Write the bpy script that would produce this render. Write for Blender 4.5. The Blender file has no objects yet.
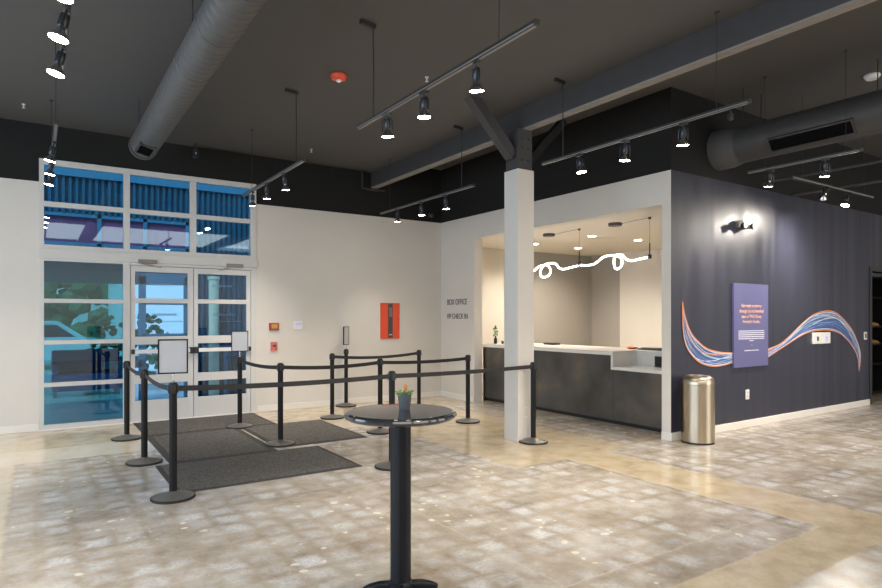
import bpy, bmesh, math, random
from mathutils import Vector, Matrix
random.seed(7)
S = bpy.context.scene
C = S.collection
PI = math.pi
YB, XW, YN = 10.19, 6.80, 4.84          # entrance wall, box office wall, navy wall
ZL, ZR, ZW = 4.31, 4.57, 3.50           # ceilings left / right of the beam, top of the white paint

# ------------------------------------------------------------------ mesh helpers
class MB:
    def __init__(s): s.bm = bmesh.new()
    def box(s, x0, x1, y0, y1, z0, z1, bev=0, M=None):
        r = bmesh.ops.create_cube(s.bm, size=1)
        vs = r['verts']
        for v in vs:
            v.co = Vector(((x0+x1)/2+v.co.x*(x1-x0), (y0+y1)/2+v.co.y*(y1-y0), (z0+z1)/2+v.co.z*(z1-z0)))
        if bev:
            es = list({e for v in vs for e in v.link_edges})
            r2 = bmesh.ops.bevel(s.bm, geom=es, offset=bev, segments=2, affect='EDGES', profile=.5)
            vs = list({v for f in r2['faces'] for v in f.verts} | {v for v in vs if v.is_valid})
        if M is not None:
            for v in vs: v.co = M @ v.co
        return s
    def lathe(s, prof, c=(0, 0, 0), n=32, M=None, cap=True):
        rings = []
        for r, z in prof:
            ring = []
            for i in range(n):
                a = 2*PI*i/n
                p = Vector((r*math.cos(a), r*math.sin(a), z))
                if M is not None: p = M @ p
                ring.append(s.bm.verts.new(p+Vector(c)))
            rings.append(ring)
        for a, b in zip(rings, rings[1:]):
            for i in range(n):
                s.bm.faces.new((a[i], a[(i+1) % n], b[(i+1) % n], b[i]))
        if cap:
            s.bm.faces.new(rings[0][::-1]); s.bm.faces.new(rings[-1])
        return s
    def tube(s, pts, r, n=10, closed=False, rad=None):
        pts = [Vector(p) for p in pts]
        rings = []; N = len(pts); up = None
        for i, p in enumerate(pts):
            a = pts[max(i-1, 0)]; b = pts[min(i+1, N-1)]
            t = (b-a).normalized()
            if up is None:
                up = Vector((0, 0, 1)) if abs(t.z) < .9 else Vector((1, 0, 0))
            u = (up - t*up.dot(t)).normalized(); w = t.cross(u); up = u
            rr = rad[i] if rad else r
            rings.append([s.bm.verts.new(p+(u*math.cos(2*PI*k/n)+w*math.sin(2*PI*k/n))*rr) for k in range(n)])
        for a, b in zip(rings, rings[1:]):
            for k in range(n):
                s.bm.faces.new((a[k], a[(k+1) % n], b[(k+1) % n], b[k]))
        s.bm.faces.new(rings[0][::-1]); s.bm.faces.new(rings[-1])
        return s
    def bar(s, a, b, w, h):                # rectangular bar between two points
        a = Vector(a); b = Vector(b); t = (b-a).normalized()
        up = Vector((0, 0, 1)) if abs(t.z) < .95 else Vector((0, 1, 0))
        u = t.cross(up).normalized()*w/2; v = t.cross(u).normalized()*h/2
        q = [[s.bm.verts.new(p+i*u+j*v) for i, j in ((-1, -1), (1, -1), (1, 1), (-1, 1))] for p in (a, b)]
        for k in range(4):
            s.bm.faces.new((q[0][k], q[0][(k+1) % 4], q[1][(k+1) % 4], q[1][k]))
        s.bm.faces.new(q[0][::-1]); s.bm.faces.new(q[1])
        return s
    def poly(s, pts, ext):                 # polygon extruded along vector ext
        a = [s.bm.verts.new(p) for p in pts]; b = [s.bm.verts.new(Vector(p)+Vector(ext)) for p in pts]
        n = len(a)
        s.bm.faces.new(a); s.bm.faces.new(b[::-1])
        for i in range(n): s.bm.faces.new((a[i], a[(i+1) % n], b[(i+1) % n], b[i]))
        return s
    def blob(s, c, r, sq=(1, 1, 1), sub=2, jit=0):
        q = bmesh.ops.create_icosphere(s.bm, subdivisions=sub, radius=1)
        for v in q['verts']:
            k = 1+random.uniform(-jit, jit)
            v.co = Vector((c[0]+v.co.x*r*sq[0]*k, c[1]+v.co.y*r*sq[1]*k, c[2]+v.co.z*r*sq[2]*k))
        return s
    def build(s, name, m, parent=None, loc=None, smooth=True, ang=35):
        bmesh.ops.recalc_face_normals(s.bm, faces=s.bm.faces)
        me = bpy.data.meshes.new(name); s.bm.to_mesh(me); s.bm.free()
        me.materials.append(m)
        if smooth:
            me.polygons.foreach_set('use_smooth', [True]*len(me.polygons))
            me.set_sharp_from_angle(angle=math.radians(ang))
        o = bpy.data.objects.new(name, me); C.objects.link(o)
        if parent is not None: o.parent = parent
        if loc is not None: o.location = loc
        return o

def tag(o, label=None, cat=None, group=None, kind=None):
    if label: o['label'] = label
    if cat: o['category'] = cat
    if group: o['group'] = group
    if kind: o['kind'] = kind
    return o
def empty(name, loc, rz=0):
    o = bpy.data.objects.new(name, None); o.empty_display_size = .1
    C.objects.link(o); o.location = loc; o.rotation_euler = (0, 0, rz)
    return o
def copy_tree(o, parent=None):
    c = o.copy(); C.objects.link(c)
    if parent is not None: c.parent = parent
    for ch in list(o.children): copy_tree(ch, c)
    return c
def struct(o, label, cat):
    return tag(o, label, cat, kind='structure')
def pick(c, R, z): pass

# ------------------------------------------------------------------ materials
def mat(name, col, rough=.5, metal=0, noise=0, nscale=20, bump=0, spec=.5, coat=0, emit=None, es=0, trans=0, alpha=None):
    m = bpy.data.materials.new(name); m.use_nodes = True
    nt = m.node_tree; b = nt.nodes['Principled BSDF']
    b.inputs['Base Color'].default_value = (*col, 1); b.inputs['Roughness'].default_value = rough
    b.inputs['Metallic'].default_value = metal; b.inputs['Specular IOR Level'].default_value = spec
    b.inputs['Coat Weight'].default_value = coat
    if trans: b.inputs['Transmission Weight'].default_value = trans
    if emit: b.inputs['Emission Color'].default_value = (*emit, 1); b.inputs['Emission Strength'].default_value = es
    tc = nt.nodes.new('ShaderNodeTexCoord'); n = nt.nodes.new('ShaderNodeTexNoise')
    n.inputs['Scale'].default_value = nscale; n.inputs['Detail'].default_value = 4
    nt.links.new(tc.outputs['Object'], n.inputs['Vector'])
    mr = nt.nodes.new('ShaderNodeMapRange')
    mr.inputs[3].default_value = 1-max(noise, .02); mr.inputs[4].default_value = 1+max(noise, .02)
    nt.links.new(n.outputs['Fac'], mr.inputs[0])
    hs = nt.nodes.new('ShaderNodeHueSaturation'); hs.inputs['Color'].default_value = (*col, 1)
    nt.links.new(mr.outputs[0], hs.inputs['Value']); nt.links.new(hs.outputs[0], b.inputs['Base Color'])
    if bump:
        bp = nt.nodes.new('ShaderNodeBump'); bp.inputs['Strength'].default_value = bump; bp.inputs['Distance'].default_value = .01
        nt.links.new(n.outputs['Fac'], bp.inputs['Height']); nt.links.new(bp.outputs[0], b.inputs['Normal'])
    return m

M = {}
M['white'] = mat('white_wall_paint', (.655, .615, .56), .55, noise=.03, nscale=3, bump=.03)
M['cream'] = mat('cream_wall_paint', (.74, .69, .615), .6, noise=.02, nscale=3)
M['greige'] = mat('greige_wall', (.40, .37, .33), .6, noise=.02, nscale=3)  # darker tone for the inner end of the office walls
M['black_paint'] = mat('charcoal_ceiling_paint', (.076, .072, .069), .7, noise=.06, nscale=2)
M['black_wall'] = mat('black_wall_paint', (.016, .0155, .015), .8, noise=.06, nscale=2, spec=.2)
M['navy'] = mat('navy_satin_paint', (.026, .028, .046), .42, noise=.05, nscale=4, spec=.5)
def streaks(m, lo, hi):
    nt = m.node_tree; b = nt.nodes['Principled BSDF']; g = nt.nodes.new('ShaderNodeNewGeometry'); mp = nt.nodes.new('ShaderNodeMapping')
    mp.inputs['Scale'].default_value = (5, 5, .12); n = nt.nodes.new('ShaderNodeTexNoise'); n.inputs['Scale'].default_value = 1; n.inputs['Detail'].default_value = 4
    r = nt.nodes.new('ShaderNodeMapRange'); r.inputs[1].default_value = .35; r.inputs[2].default_value = .65; r.inputs[3].default_value = lo; r.inputs[4].default_value = hi
    nt.links.new(g.outputs['Position'], mp.inputs[0]); nt.links.new(mp.outputs[0], n.inputs['Vector']); nt.links.new(n.outputs['Fac'], r.inputs[0]); nt.links.new(r.outputs[0], b.inputs['Roughness'])
streaks(M['navy'], .30, .52)
M['beam'] = mat('charcoal_beam_paint', (.046, .044, .045), .65, noise=.15, nscale=8)
M['beam_soffit'] = mat('grey_beam_flange', (.23, .205, .185), .6, noise=.1, nscale=8)
M['duct'] = mat('grey_duct_paint', (.085, .082, .080), .5, metal=.1, noise=.05, nscale=6)
M['duct_dark'] = mat('dark_duct_paint', (.055, .052, .050), .55, metal=.1, noise=.05, nscale=6)
M['alu'] = mat('light_grey_painted_aluminium', (.60, .585, .56), .4, noise=.02)
M['alu_dark'] = mat('closer_metal', (.22, .21, .19), .4, metal=.6)
M['steel'] = mat('brushed_stainless', (.47, .40, .30), .28, metal=1, noise=.05, nscale=4)
M['base'] = mat('baseboard_paint', (.76, .72, .66), .5)
M['post'] = mat('black_powder_coat', (.010, .010, .011), .45, noise=.1, nscale=60, spec=.2)
M['iron'] = mat('cast_stanchion_base', (.20, .185, .17), .42, metal=.6, noise=.12, nscale=30)
M['rubber'] = mat('black_rubber', (.015, .015, .015), .7)
M['belt'] = mat('black_webbing', (.024, .022, .021), .75, noise=.15, nscale=200)
M['frame_black'] = mat('black_frame', (.012, .012, .013), .45, spec=.25)
M['paper'] = mat('blank_paper', (.46, .46, .475), .6)
M['chrome'] = mat('chrome', (.7, .7, .7), .15, metal=1)
M['grille_black'] = mat('grille_black', (.006, .006, .006), .9, spec=.05)
M['granite'] = mat('black_polished_table_top', (.030, .031, .034), .09, noise=.6, nscale=60, coat=.6, spec=.6)
M['table_blk'] = mat('table_black_steel', (.008, .009, .012), .3, noise=.05, spec=.25)
M['pot'] = mat('grey_plastic_pot', (.085, .09, .105), .6)
M['leaf'] = mat('green_leaf', (.13, .26, .05), .5, noise=.3, nscale=30)
M['flower'] = mat('orange_bud', (.55, .20, .06), .5, noise=.3, nscale=60)
M['petal'] = mat('pale_petal', (.75, .42, .30), .5)
M['mat'] = mat('charcoal_mat_pile', (.125, .115, .105), .95, noise=1, nscale=48, bump=.9, spec=.15)
M['mat_edge'] = mat('mat_edge_rubber', (.065, .061, .058), .8, noise=.7, nscale=48, spec=.2)
M['metal_panel'] = None
M['slab'] = mat('white_quartz', (.80, .77, .71), .25, noise=.03, nscale=15)
M['toe'] = mat('black_toe_kick', (.02, .02, .02), .6)
M['red'] = mat('red_enamel', (.72, .085, .035), .4)
M['darkred'] = mat('dark_red_plastic', (.36, .035, .025), .4)
M['pinkred'] = mat('faded_red_plastic', (.62, .16, .13), .45)
M['yellow'] = mat('yellow_plate', (.5, .30, .06), .4)
M['black'] = mat('black_plastic', (.018, .018, .019), .4)
M['darkgrey'] = mat('dark_grey_plastic', (.06, .06, .06), .4)
M['offwhite'] = mat('white_plastic', (.74, .72, .70), .4)
M['lilac'] = mat('lilac_display', (.35, .33, .75), .3, emit=(.4, .4, 1), es=.25)
M['orange'] = mat('orange_plastic', (.85, .16, .03), .4)
M['letter'] = mat('black_vinyl_letters', (.05, .05, .055), .5)
M['gold'] = mat('ochre_fabric', (.30, .14, .035), .6)
M['purple'] = mat('violet_board', (.105, .105, .235), .5, noise=.04, nscale=2)
M['txt_o'] = mat('peach_ink', (.95, .50, .28), .6)
M['txt_w'] = mat('white_ink', (.75, .74, .82), .6)
M['w_blue'] = mat('blue_vinyl', (.045, .09, .24), .5, noise=.6, nscale=9)
M['w_or'] = mat('orange_vinyl', (.75, .26, .10), .5)
M['w_wh'] = mat('pale_vinyl', (.62, .72, .82), .5)
M['w_cy'] = mat('sky_blue_vinyl', (.20, .45, .72), .5)
M['w_pi'] = mat('rose_vinyl', (.60, .28, .38), .5)
M['w_vi'] = mat('violet_vinyl', (.22, .20, .50), .5)
M['can'] = mat('black_lamp_can', (.030, .034, .040), .3, metal=.5)
M['reflector'] = mat('silver_reflector', (.55, .57, .6), .2, metal=1)
M['track'] = mat('grey_track_aluminium', (.06, .058, .056), .35, metal=.6)
M['track_face'] = mat('bright_track_slot', (.27, .26, .245), .4, metal=.3)
M['cable'] = mat('black_cable', (.02, .02, .02), .6)
M['lamp'] = mat('lamp_glass_lit', (1, 1, 1), .5, emit=(1, .90, .74), es=40)
M['led'] = mat('led_tube_lit', (1, 1, 1), .5, emit=(1, .94, .88), es=5)
M['down'] = mat('downlight_lens_lit', (1, 1, 1), .5, emit=(1, .93, .82), es=14)
# exterior
M['ext_blue'] = mat('sky_blue_painted_steel', (.085, .20, .30), .5)
M['ext_soffit'] = mat('dark_plum_soffit', (.10, .07, .10), .7)
M['ext_pink'] = mat('magenta_window_film', (.30, .055, .14), .6, noise=.6, nscale=1.2)
M['ext_pave'] = mat('pale_courtyard_concrete', (.74, .76, .77), .22, noise=.12, nscale=1.5)
M['ext_white'] = mat('white_render', (.80, .80, .78), .7, noise=.04)
M['ext_tree'] = mat('foliage', (.05, .17, .07), .7, noise=.6, nscale=2.5)
M['trunk'] = mat('bark', (.12, .08, .05), .8)
M['ext_navy'] = mat('navy_fabric', (.02, .06, .22), .7)
M['ext_cream'] = mat('cream_reflection', (.80, .74, .52), .5)
M['car'] = mat('white_car_paint', (.8, .82, .84), .2, coat=.5)
M['carglass'] = mat('car_glass', (.03, .05, .06), .1)

def node_mat(name):
    m = bpy.data.materials.new(name); m.use_nodes = True
    return m, m.node_tree, m.node_tree.nodes['Principled BSDF']

def glass_mat(name, tint, refl=.10):
    m = bpy.data.materials.new(name); m.use_nodes = True
    nt = m.node_tree; nt.nodes.clear(); L = nt.links.new
    out = nt.nodes.new('ShaderNodeOutputMaterial'); mix = nt.nodes.new('ShaderNodeMixShader')
    tr = nt.nodes.new('ShaderNodeBsdfTransparent'); tr.inputs[0].default_value = (*tint, 1)
    gl = nt.nodes.new('ShaderNodeBsdfGlossy'); gl.inputs['Roughness'].default_value = .015
    gl.inputs['Color'].default_value = (.9, .95, 1, 1)
    lw = nt.nodes.new('ShaderNodeFresnel'); lw.inputs[0].default_value = 1.5
    ad = nt.nodes.new('ShaderNodeMath'); ad.operation = 'ADD'; ad.inputs[1].default_value = refl; ad.use_clamp = True
    L(lw.outputs[0], ad.inputs[0]); L(ad.outputs[0], mix.inputs[0]); L(tr.outputs[0], mix.inputs[1]); L(gl.outputs[0], mix.inputs[2])
    L(mix.outputs[0], out.inputs[0])
    return m
M['glass_hi'] = glass_mat('blue_tinted_glass_upper', (.42, .74, .86), .02)
M['glass_lo'] = glass_mat('blue_tinted_glass_sidelight', (.22, .52, .58), .04)
M['glass_door'] = glass_mat('door_glass', (.50, .72, .84), .03)

def corrugated():
    m, nt, b = node_mat('blue_corrugated_steel'); L = nt.links.new
    b.inputs['Base Color'].default_value = (.045, .17, .28, 1); b.inputs['Roughness'].default_value = .5
    n = nt.nodes.new('ShaderNodeTexNoise'); n.inputs['Scale'].default_value = 1.5
    g = nt.nodes.new('ShaderNodeNewGeometry'); L(g.outputs['Position'], n.inputs['Vector'])
    cr = nt.nodes.new('ShaderNodeValToRGB'); cr.color_ramp.elements[0].color = (.022, .075, .125, 1); cr.color_ramp.elements[1].color = (.035, .115, .18, 1)
    L(n.outputs['Fac'], cr.inputs[0]); L(cr.outputs[0], b.inputs['Base Color'])
    return m
M['corr'] = corrugated()

def counter_mat():
    m, nt, b = node_mat('blackened_steel_panel'); L = nt.links.new
    g = nt.nodes.new('ShaderNodeNewGeometry')
    n = nt.nodes.new('ShaderNodeTexNoise'); n.inputs['Scale'].default_value = 1.8; n.inputs['Detail'].default_value = 5
    L(g.outputs['Position'], n.inputs['Vector'])
    cr = nt.nodes.new('ShaderNodeValToRGB')
    e = cr.color_ramp.elements; e[0].position = .3; e[0].color = (.065, .060, .056, 1); e[1].position = .75; e[1].color = (.20, .155, .115, 1)
    e2 = e.new(.55); e2.color = (.105, .10, .096, 1)
    L(n.outputs['Fac'], cr.inputs[0]); L(cr.outputs[0], b.inputs['Base Color'])
    b.inputs['Roughness'].default_value = .42; b.inputs['Metallic'].default_value = .35
    return m
M['metal_panel'] = counter_mat()

def floor_mat():
    m, nt, b = node_mat('polished_concrete_with_tile_ghosting'); L = nt.links.new
    N = nt.nodes.new
    def mth(op, a, c=None, d=None, clamp=False):
        n = N('ShaderNodeMath'); n.operation = op; n.use_clamp = clamp
        for i, v in enumerate((a, c, d)):
            if v is None: continue
            if isinstance(v, (int, float)): n.inputs[i].default_value = v
            else: L(v, n.inputs[i])
        return n.outputs[0]
    def noise(scale, detail=4, rough=.55, vec=None, off=0):
        n = N('ShaderNodeTexNoise'); n.inputs['Scale'].default_value = scale; n.inputs['Detail'].default_value = detail
        n.inputs['Roughness'].default_value = rough
        L(vec if vec is not None else P, n.inputs['Vector']); return n
    def sstep(v, lo, hi):
        n = N('ShaderNodeMapRange'); n.interpolation_type = 'SMOOTHSTEP'
        L(v, n.inputs[0]); n.inputs[1].default_value = lo; n.inputs[2].default_value = hi
        return n.outputs[0]
    def ramp(v, *st):
        cr = N('ShaderNodeValToRGB'); e = cr.color_ramp.elements
        e[0].position, e[0].color = st[0][0], (*st[0][1], 1); e[1].position, e[1].color = st[-1][0], (*st[-1][1], 1)
        for p, c in st[1:-1]:
            q = e.new(p); q.color = (*c, 1)
        L(v, cr.inputs[0]); return cr.outputs[0]
    def mix(f, a, c):
        n = N('ShaderNodeMix'); n.data_type = 'RGBA'
        if isinstance(f, (int, float)): n.inputs[0].default_value = f
        else: L(f, n.inputs[0])
        L(a, n.inputs[6]); L(c, n.inputs[7]); return n.outputs[2]
    def rgb(c):
        n = N('ShaderNodeRGB'); n.outputs[0].default_value = (*c, 1); return n.outputs[0]
    g = N('ShaderNodeNewGeometry'); P = g.outputs['Position']
    sp = N('ShaderNodeSeparateXYZ'); L(P, sp.inputs[0])
    # slightly wobbled coordinates
    w = noise(5, 3); ws = N('ShaderNodeSeparateColor'); L(w.outputs['Color'], ws.inputs[0])
    X = mth('ADD', sp.outputs[0], mth('MULTIPLY', mth('SUBTRACT', ws.outputs[0], .5), .10))
    Y = mth('ADD', sp.outputs[1], mth('MULTIPLY', mth('SUBTRACT', ws.outputs[1], .5), .10))
    # plain tan concrete
    big = noise(.9, 5).outputs['Fac']; mid = noise(4.5, 6, .6).outputs['Fac']; fine = noise(38, 5, .65).outputs['Fac']
    tan = ramp(mid, (.25, (.37, .295, .19)), (.5, (.52, .425, .29)), (.8, (.61, .52, .38)))
    # tile ghosts
    T = .2286
    u = mth('DIVIDE', X, T); v = mth('DIVIDE', Y, T)
    fu = mth('ABSOLUTE', mth('SUBTRACT', mth('FRACT', u), .5)); fv = mth('ABSOLUTE', mth('SUBTRACT', mth('FRACT', v), .5))
    edge = mth('MAXIMUM', fu, fv)
    cell = mth('SUBTRACT', 1, sstep(mth('ADD', edge, mth('MULTIPLY', mth('SUBTRACT', mid, .5), .55)), .14, .52))
    cv = N('ShaderNodeCombineXYZ'); L(mth('FLOOR', u), cv.inputs[0]); L(mth('FLOOR', v), cv.inputs[1])
    wn = N('ShaderNodeTexWhiteNoise'); wn.noise_dimensions = '3D'; L(cv.outputs[0], wn.inputs['Vector'])
    cellf = mth('MULTIPLY', cell, mth('ADD', mth('MULTIPLY', wn.outputs['Value'], .60), .20))
    patch = sstep(noise(1.7, 6, .65).outputs['Fac'], .38, .60)
    cellf = mth('MULTIPLY', cellf, mth('ADD', mth('MULTIPLY', patch, .85), .2), clamp=True)
    grout = ramp(noise(2.2, 7, .65).outputs['Fac'], (.33, (.22, .17, .115)), (.5, (.36, .305, .235)), (.66, (.51, .47, .41)))
    grout = mix(mth('MULTIPLY', sstep(mid, .45, .7), .5), grout, rgb((.40, .36, .31)))
    pale = ramp(fine, (.3, (.47, .47, .475)), (.7, (.74, .745, .77)))
    tile = mix(cellf, grout, pale)
    # where the tile ghosts lie
    def inr(v, lo, hi, s=.02):
        return mth('MULTIPLY', sstep(v, lo-s, lo+s), mth('SUBTRACT', 1, sstep(v, hi-s, hi+s)))
    def AND(a, c): return mth('MULTIPLY', a, c)
    g1 = AND(inr(X, -.2, 4.22), inr(Y, 2.22, 8.0)); g1b = AND(inr(X, 4.1, 4.97), inr(Y, 2.22, 4.88))
    g2 = AND(inr(X, 5.64, 30), inr(Y, 2.05, 4.9)); g3 = AND(inr(X, 6.05, 7.2, .15), inr(Y, 4.9, 9.0, .2))
    g4 = AND(inr(X, -.2, 4.9), inr(Y, -9, 1.84)); g5 = AND(inr(X, 5.64, 30), inr(Y, -9, 1.8))
    reg = g1
    for q in (g1b, g2, g3, g4, g5): reg = mth('MAXIMUM', reg, q)
    col = mix(reg, tan, tile)
    # pale strip by the entrance
    s3 = AND(inr(Y, 8.0, 8.75), inr(X, -9, 4.4, .3))
    col = mix(mth('MULTIPLY', s3, .6), col, rgb((.60, .545, .45)))
    s5 = mth('SUBTRACT', 1, sstep(X, -.24, -.18))
    col = mix(mth('MULTIPLY', s5, .5), col, rgb((.60, .54, .44)))
    # saw-cut joints and pale edges
    def line(v, at, wd): return mth('SUBTRACT', 1, sstep(mth('ABSOLUTE', mth('SUBTRACT', v, at)), wd*.4, wd))
    j = mth('MAXIMUM', AND(line(Y, 2.57, .012), inr(X, -.2, 4.97)), AND(line(X, 4.97, .012), inr(Y, 2.2, 8)))
    j = mth('MAXIMUM', j, mth('MAXIMUM', AND(line(Y, 2.22, .012), inr(X, 0, 4.97)), AND(line(X, 2.6, .008), inr(Y, 1, 5.8))))
    col = mix(mth('MULTIPLY', j, .4), col, rgb((.62, .52, .38)))
    dk = AND(line(X, 4.93, .03), inr(Y, 2.3, 4.88)); dk = mth('MAXIMUM', dk, AND(line(Y, 4.86, .03), inr(X, 4.2, 4.97)))
    col = mix(mth('MULTIPLY', dk, .35), col, rgb((.20, .15, .10)))
    # brown staining
    st = sstep(noise(1.6, 6, .7).outputs['Fac'], .56, .74)
    col = mix(mth('MULTIPLY', st, .40), col, rgb((.29, .215, .135)))
    # pale patch spots and chips
    vo = N('ShaderNodeTexVoronoi'); vo.inputs['Scale'].default_value = 11; vo.inputs['Randomness'].default_value = 1
    wv = N('ShaderNodeVectorMath'); wv.operation = 'MULTIPLY_ADD'; L(w.outputs['Color'], wv.inputs[0]); wv.inputs[1].default_value = (.10, .10, 0); L(P, wv.inputs[2])
    L(wv.outputs[0], vo.inputs['Vector'])
    gate = sstep(noise(1.1, 2).outputs['Fac'], .50, .58)
    rnd = N('ShaderNodeSeparateColor'); L(vo.outputs['Color'], rnd.inputs[0])
    size = mth('MULTIPLY', rnd.outputs[0], .36)
    spot = mth('MULTIPLY', mth('SUBTRACT', 1, sstep(mth('SUBTRACT', vo.outputs['Distance'], size), -.05, .02)), gate)
    spot = AND(spot, sstep(rnd.outputs[1], .42, .47))
    col = mix(mth('MULTIPLY', AND(spot, reg), .75), col, rgb((.80, .74, .60)))
    # fine aggregate
    hs = N('ShaderNodeHueSaturation'); L(col, hs.inputs['Color'])
    L(mth('ADD', mth('MULTIPLY', fine, .30), .85), hs.inputs['Value'])
    L(hs.outputs[0], b.inputs['Base Color'])
    L(mth('ADD', mth('MULTIPLY', mid, .16), mth('ADD', mth('MULTIPLY', reg, .10), .06)), b.inputs['Roughness'])
    b.inputs['Specular IOR Level'].default_value = .55
    return m
M['floor'] = floor_mat()

# ------------------------------------------------------------------ shell
def slab(name, x0, x1, y0, y1, z0, z1, m, label, cat):
    return struct(MB().box(x0, x1, y0, y1, z0, z1).build(name, M[m], smooth=False), label, cat)
XL, XR, YF = -4.5, 16.0, -5.0
slab('floor', XL-.2, XR, YF-.2, YB+.1, -.2, 0, 'floor', 'polished tan and grey concrete floor with ghosted tile squares', 'floor')
cl = MB().box(XL-.2, 5.25, YF-.2, YB+.2, ZL, ZL+.2).build('ceiling', M['black_paint'], smooth=False)
struct(cl, 'charcoal painted ceiling over the entrance, left of the long beam', 'ceiling')
cr_ = MB().box(5.25, XR, YF-.2, YB+.2, ZR, ZR+.2).build('ceiling', M['black_paint'], smooth=False)
struct(cr_, 'charcoal painted ceiling to the right of the long beam', 'ceiling')
# entrance wall: white below, black above, with the storefront opening X .023 - 3.03, up to z 3.83
w = empty('wall_back', (0, YB, 0)); struct(w, 'white entrance wall with black upper band around the glazed storefront', 'wall')
def wpart(root, name, x0, x1, y0, y1, z0, z1, m):
    l = root.location
    return MB().box(x0-l.x, x1-l.x, y0-l.y, y1-l.y, z0-l.z, z1-l.z).build(name, M[m], root, smooth=False)
T_ = .16
wpart(w, 'white_field', XL, .023, YB, YB+T_, 0, ZW, 'white')
wpart(w, 'white_field', 3.068, XW+.002, YB, YB+T_, 0, ZW, 'white')
wpart(w, 'black_band', XL, .023, YB, YB+T_, ZW, ZL, 'black_wall')
wpart(w, 'black_band', .023, 3.068, YB, YB+T_, 3.83, ZL, 'black_wall')
wpart(w, 'black_band', 3.068, 5.25, YB, YB+T_, ZW, ZL, 'black_wall')
wpart(w, 'black_band', 5.25, XW+.002, YB, YB+T_, ZW, ZR, 'black_wall')
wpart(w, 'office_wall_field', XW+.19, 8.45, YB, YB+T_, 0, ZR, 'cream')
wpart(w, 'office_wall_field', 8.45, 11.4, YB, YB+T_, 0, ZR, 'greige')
# box office wall X = 6.80, opening Y 4.98 - 9.07, head 3.07
w = empty('wall_right', (XW, YN, 0)); struct(w, 'white box office wall with large service opening and black upper band', 'wall')
t = .19
wpart(w, 'white_field', XW, XW+t, 9.07, YB, 0, ZW, 'white')
wpart(w, 'white_field', XW, XW+t, 4.98, 9.07, 3.07, ZW, 'white')
wpart(w, 'white_pier', XW, XW+t, YN+.003, 4.98, 0, ZW, 'white')
wpart(w, 'black_band', XW, XW+t, YN+.003, YB, ZW, ZR, 'black_wall')
# navy wall Y = 4.84, opening for the shop from X 12.62 to 14.4
w = empty('wall_side', (XW, YN, 0)); struct(w, 'navy painted feature wall with black upper band', 'wall')
wpart(w, 'navy_field', XW+.003, 12.25, YN, YN+.14, 0, ZW, 'navy')
wpart(w, 'navy_field', 12.256, 12.62, YN, YN+.14, 0, ZW, 'navy')
wpart(w, 'navy_field', 12.62, XR, YN, YN+.14, 2.52, ZW, 'navy')
wpart(w, 'navy_field', 14.6, XR, YN, YN+.14, 0, 2.52, 'navy')
wpart(w, 'black_band', XW+.003, XR, YN, YN+.14, ZW, ZR, 'black_wall')
# unseen hall walls: daylight through left windows, front opening added for fill light
w = empty('wall_left', (XL, 0, 0)); struct(w, 'white hall wall with tall window openings, outside the frame', 'wall')
wpart(w, 'white_field', XL-.15, XL, YF, -2.5, 0, ZL, 'white'); wpart(w, 'white_field', XL-.15, XL, 9.0, YB, 0, ZL, 'white')
wpart(w, 'white_field', XL-.15, XL, -2.5, 9.0, 0, .6, 'white'); wpart(w, 'black_band', XL-.15, XL, -2.5, 9.0, 3.5, ZL, 'black_wall')
w = empty('wall_front', (0, YF, 0)); struct(w, 'white hall wall behind the camera with opening added for fill light', 'wall')
wpart(w, 'white_field', XL, 8.0, YF-.15, YF, 0, ZL, 'white'); wpart(w, 'white_field', 13.5, XR, YF-.15, YF, 0, ZR, 'white')
wpart(w, 'white_field', 8.0, 13.5, YF-.15, YF, 0, .6, 'white'); wpart(w, 'black_band', 8.0, 13.5, YF-.15, YF, 3.5, ZL, 'black_wall')
slab('wall_end', XR, XR+.15, YF, YB, 0, ZR, 'white', 'white end wall of the hall, outside the frame', 'wall')
# office inside
w = empty('ceiling', (XW, YN, 3.07)); struct(w, 'cream ceiling inside the box office', 'ceiling')
wpart(w, 'ceiling_board', XW+t, 11.4, YN+.14, YB, 3.07, 3.17, 'cream')
slab('wall_office', 11.2, 11.35, YN+.14, 9.33, 0, 3.07, 'cream', 'cream back wall of the box office behind the right end of the counter', 'wall')
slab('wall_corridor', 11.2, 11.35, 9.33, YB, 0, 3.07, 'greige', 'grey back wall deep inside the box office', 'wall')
# baseboards
def bb(name, x0, x1, y0, y1, label):
    struct(MB().box(x0, x1, y0, y1, 0, .105, .004).build(name, M['base'], smooth=False), label, 'baseboard')
bb('baseboard_left', XL, .02, YB-.012, YB, 'white baseboard on the entrance wall left of the glazed storefront')
bb('baseboard_back', 3.08, XW-.012, YB-.012, YB, 'white baseboard on the entrance wall right of the glass doors')
bb('baseboard_right', XW-.012, XW, 9.07, YB, 'white baseboard under the box office lettering')
bb('baseboard_pier', XW-.012, XW, YN, 4.98, 'white baseboard around the pier at the right end of the counter')
bb('baseboard_side', XW-.012, 12.62, YN-.015, YN, 'cream baseboard along the foot of the navy wall')

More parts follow.
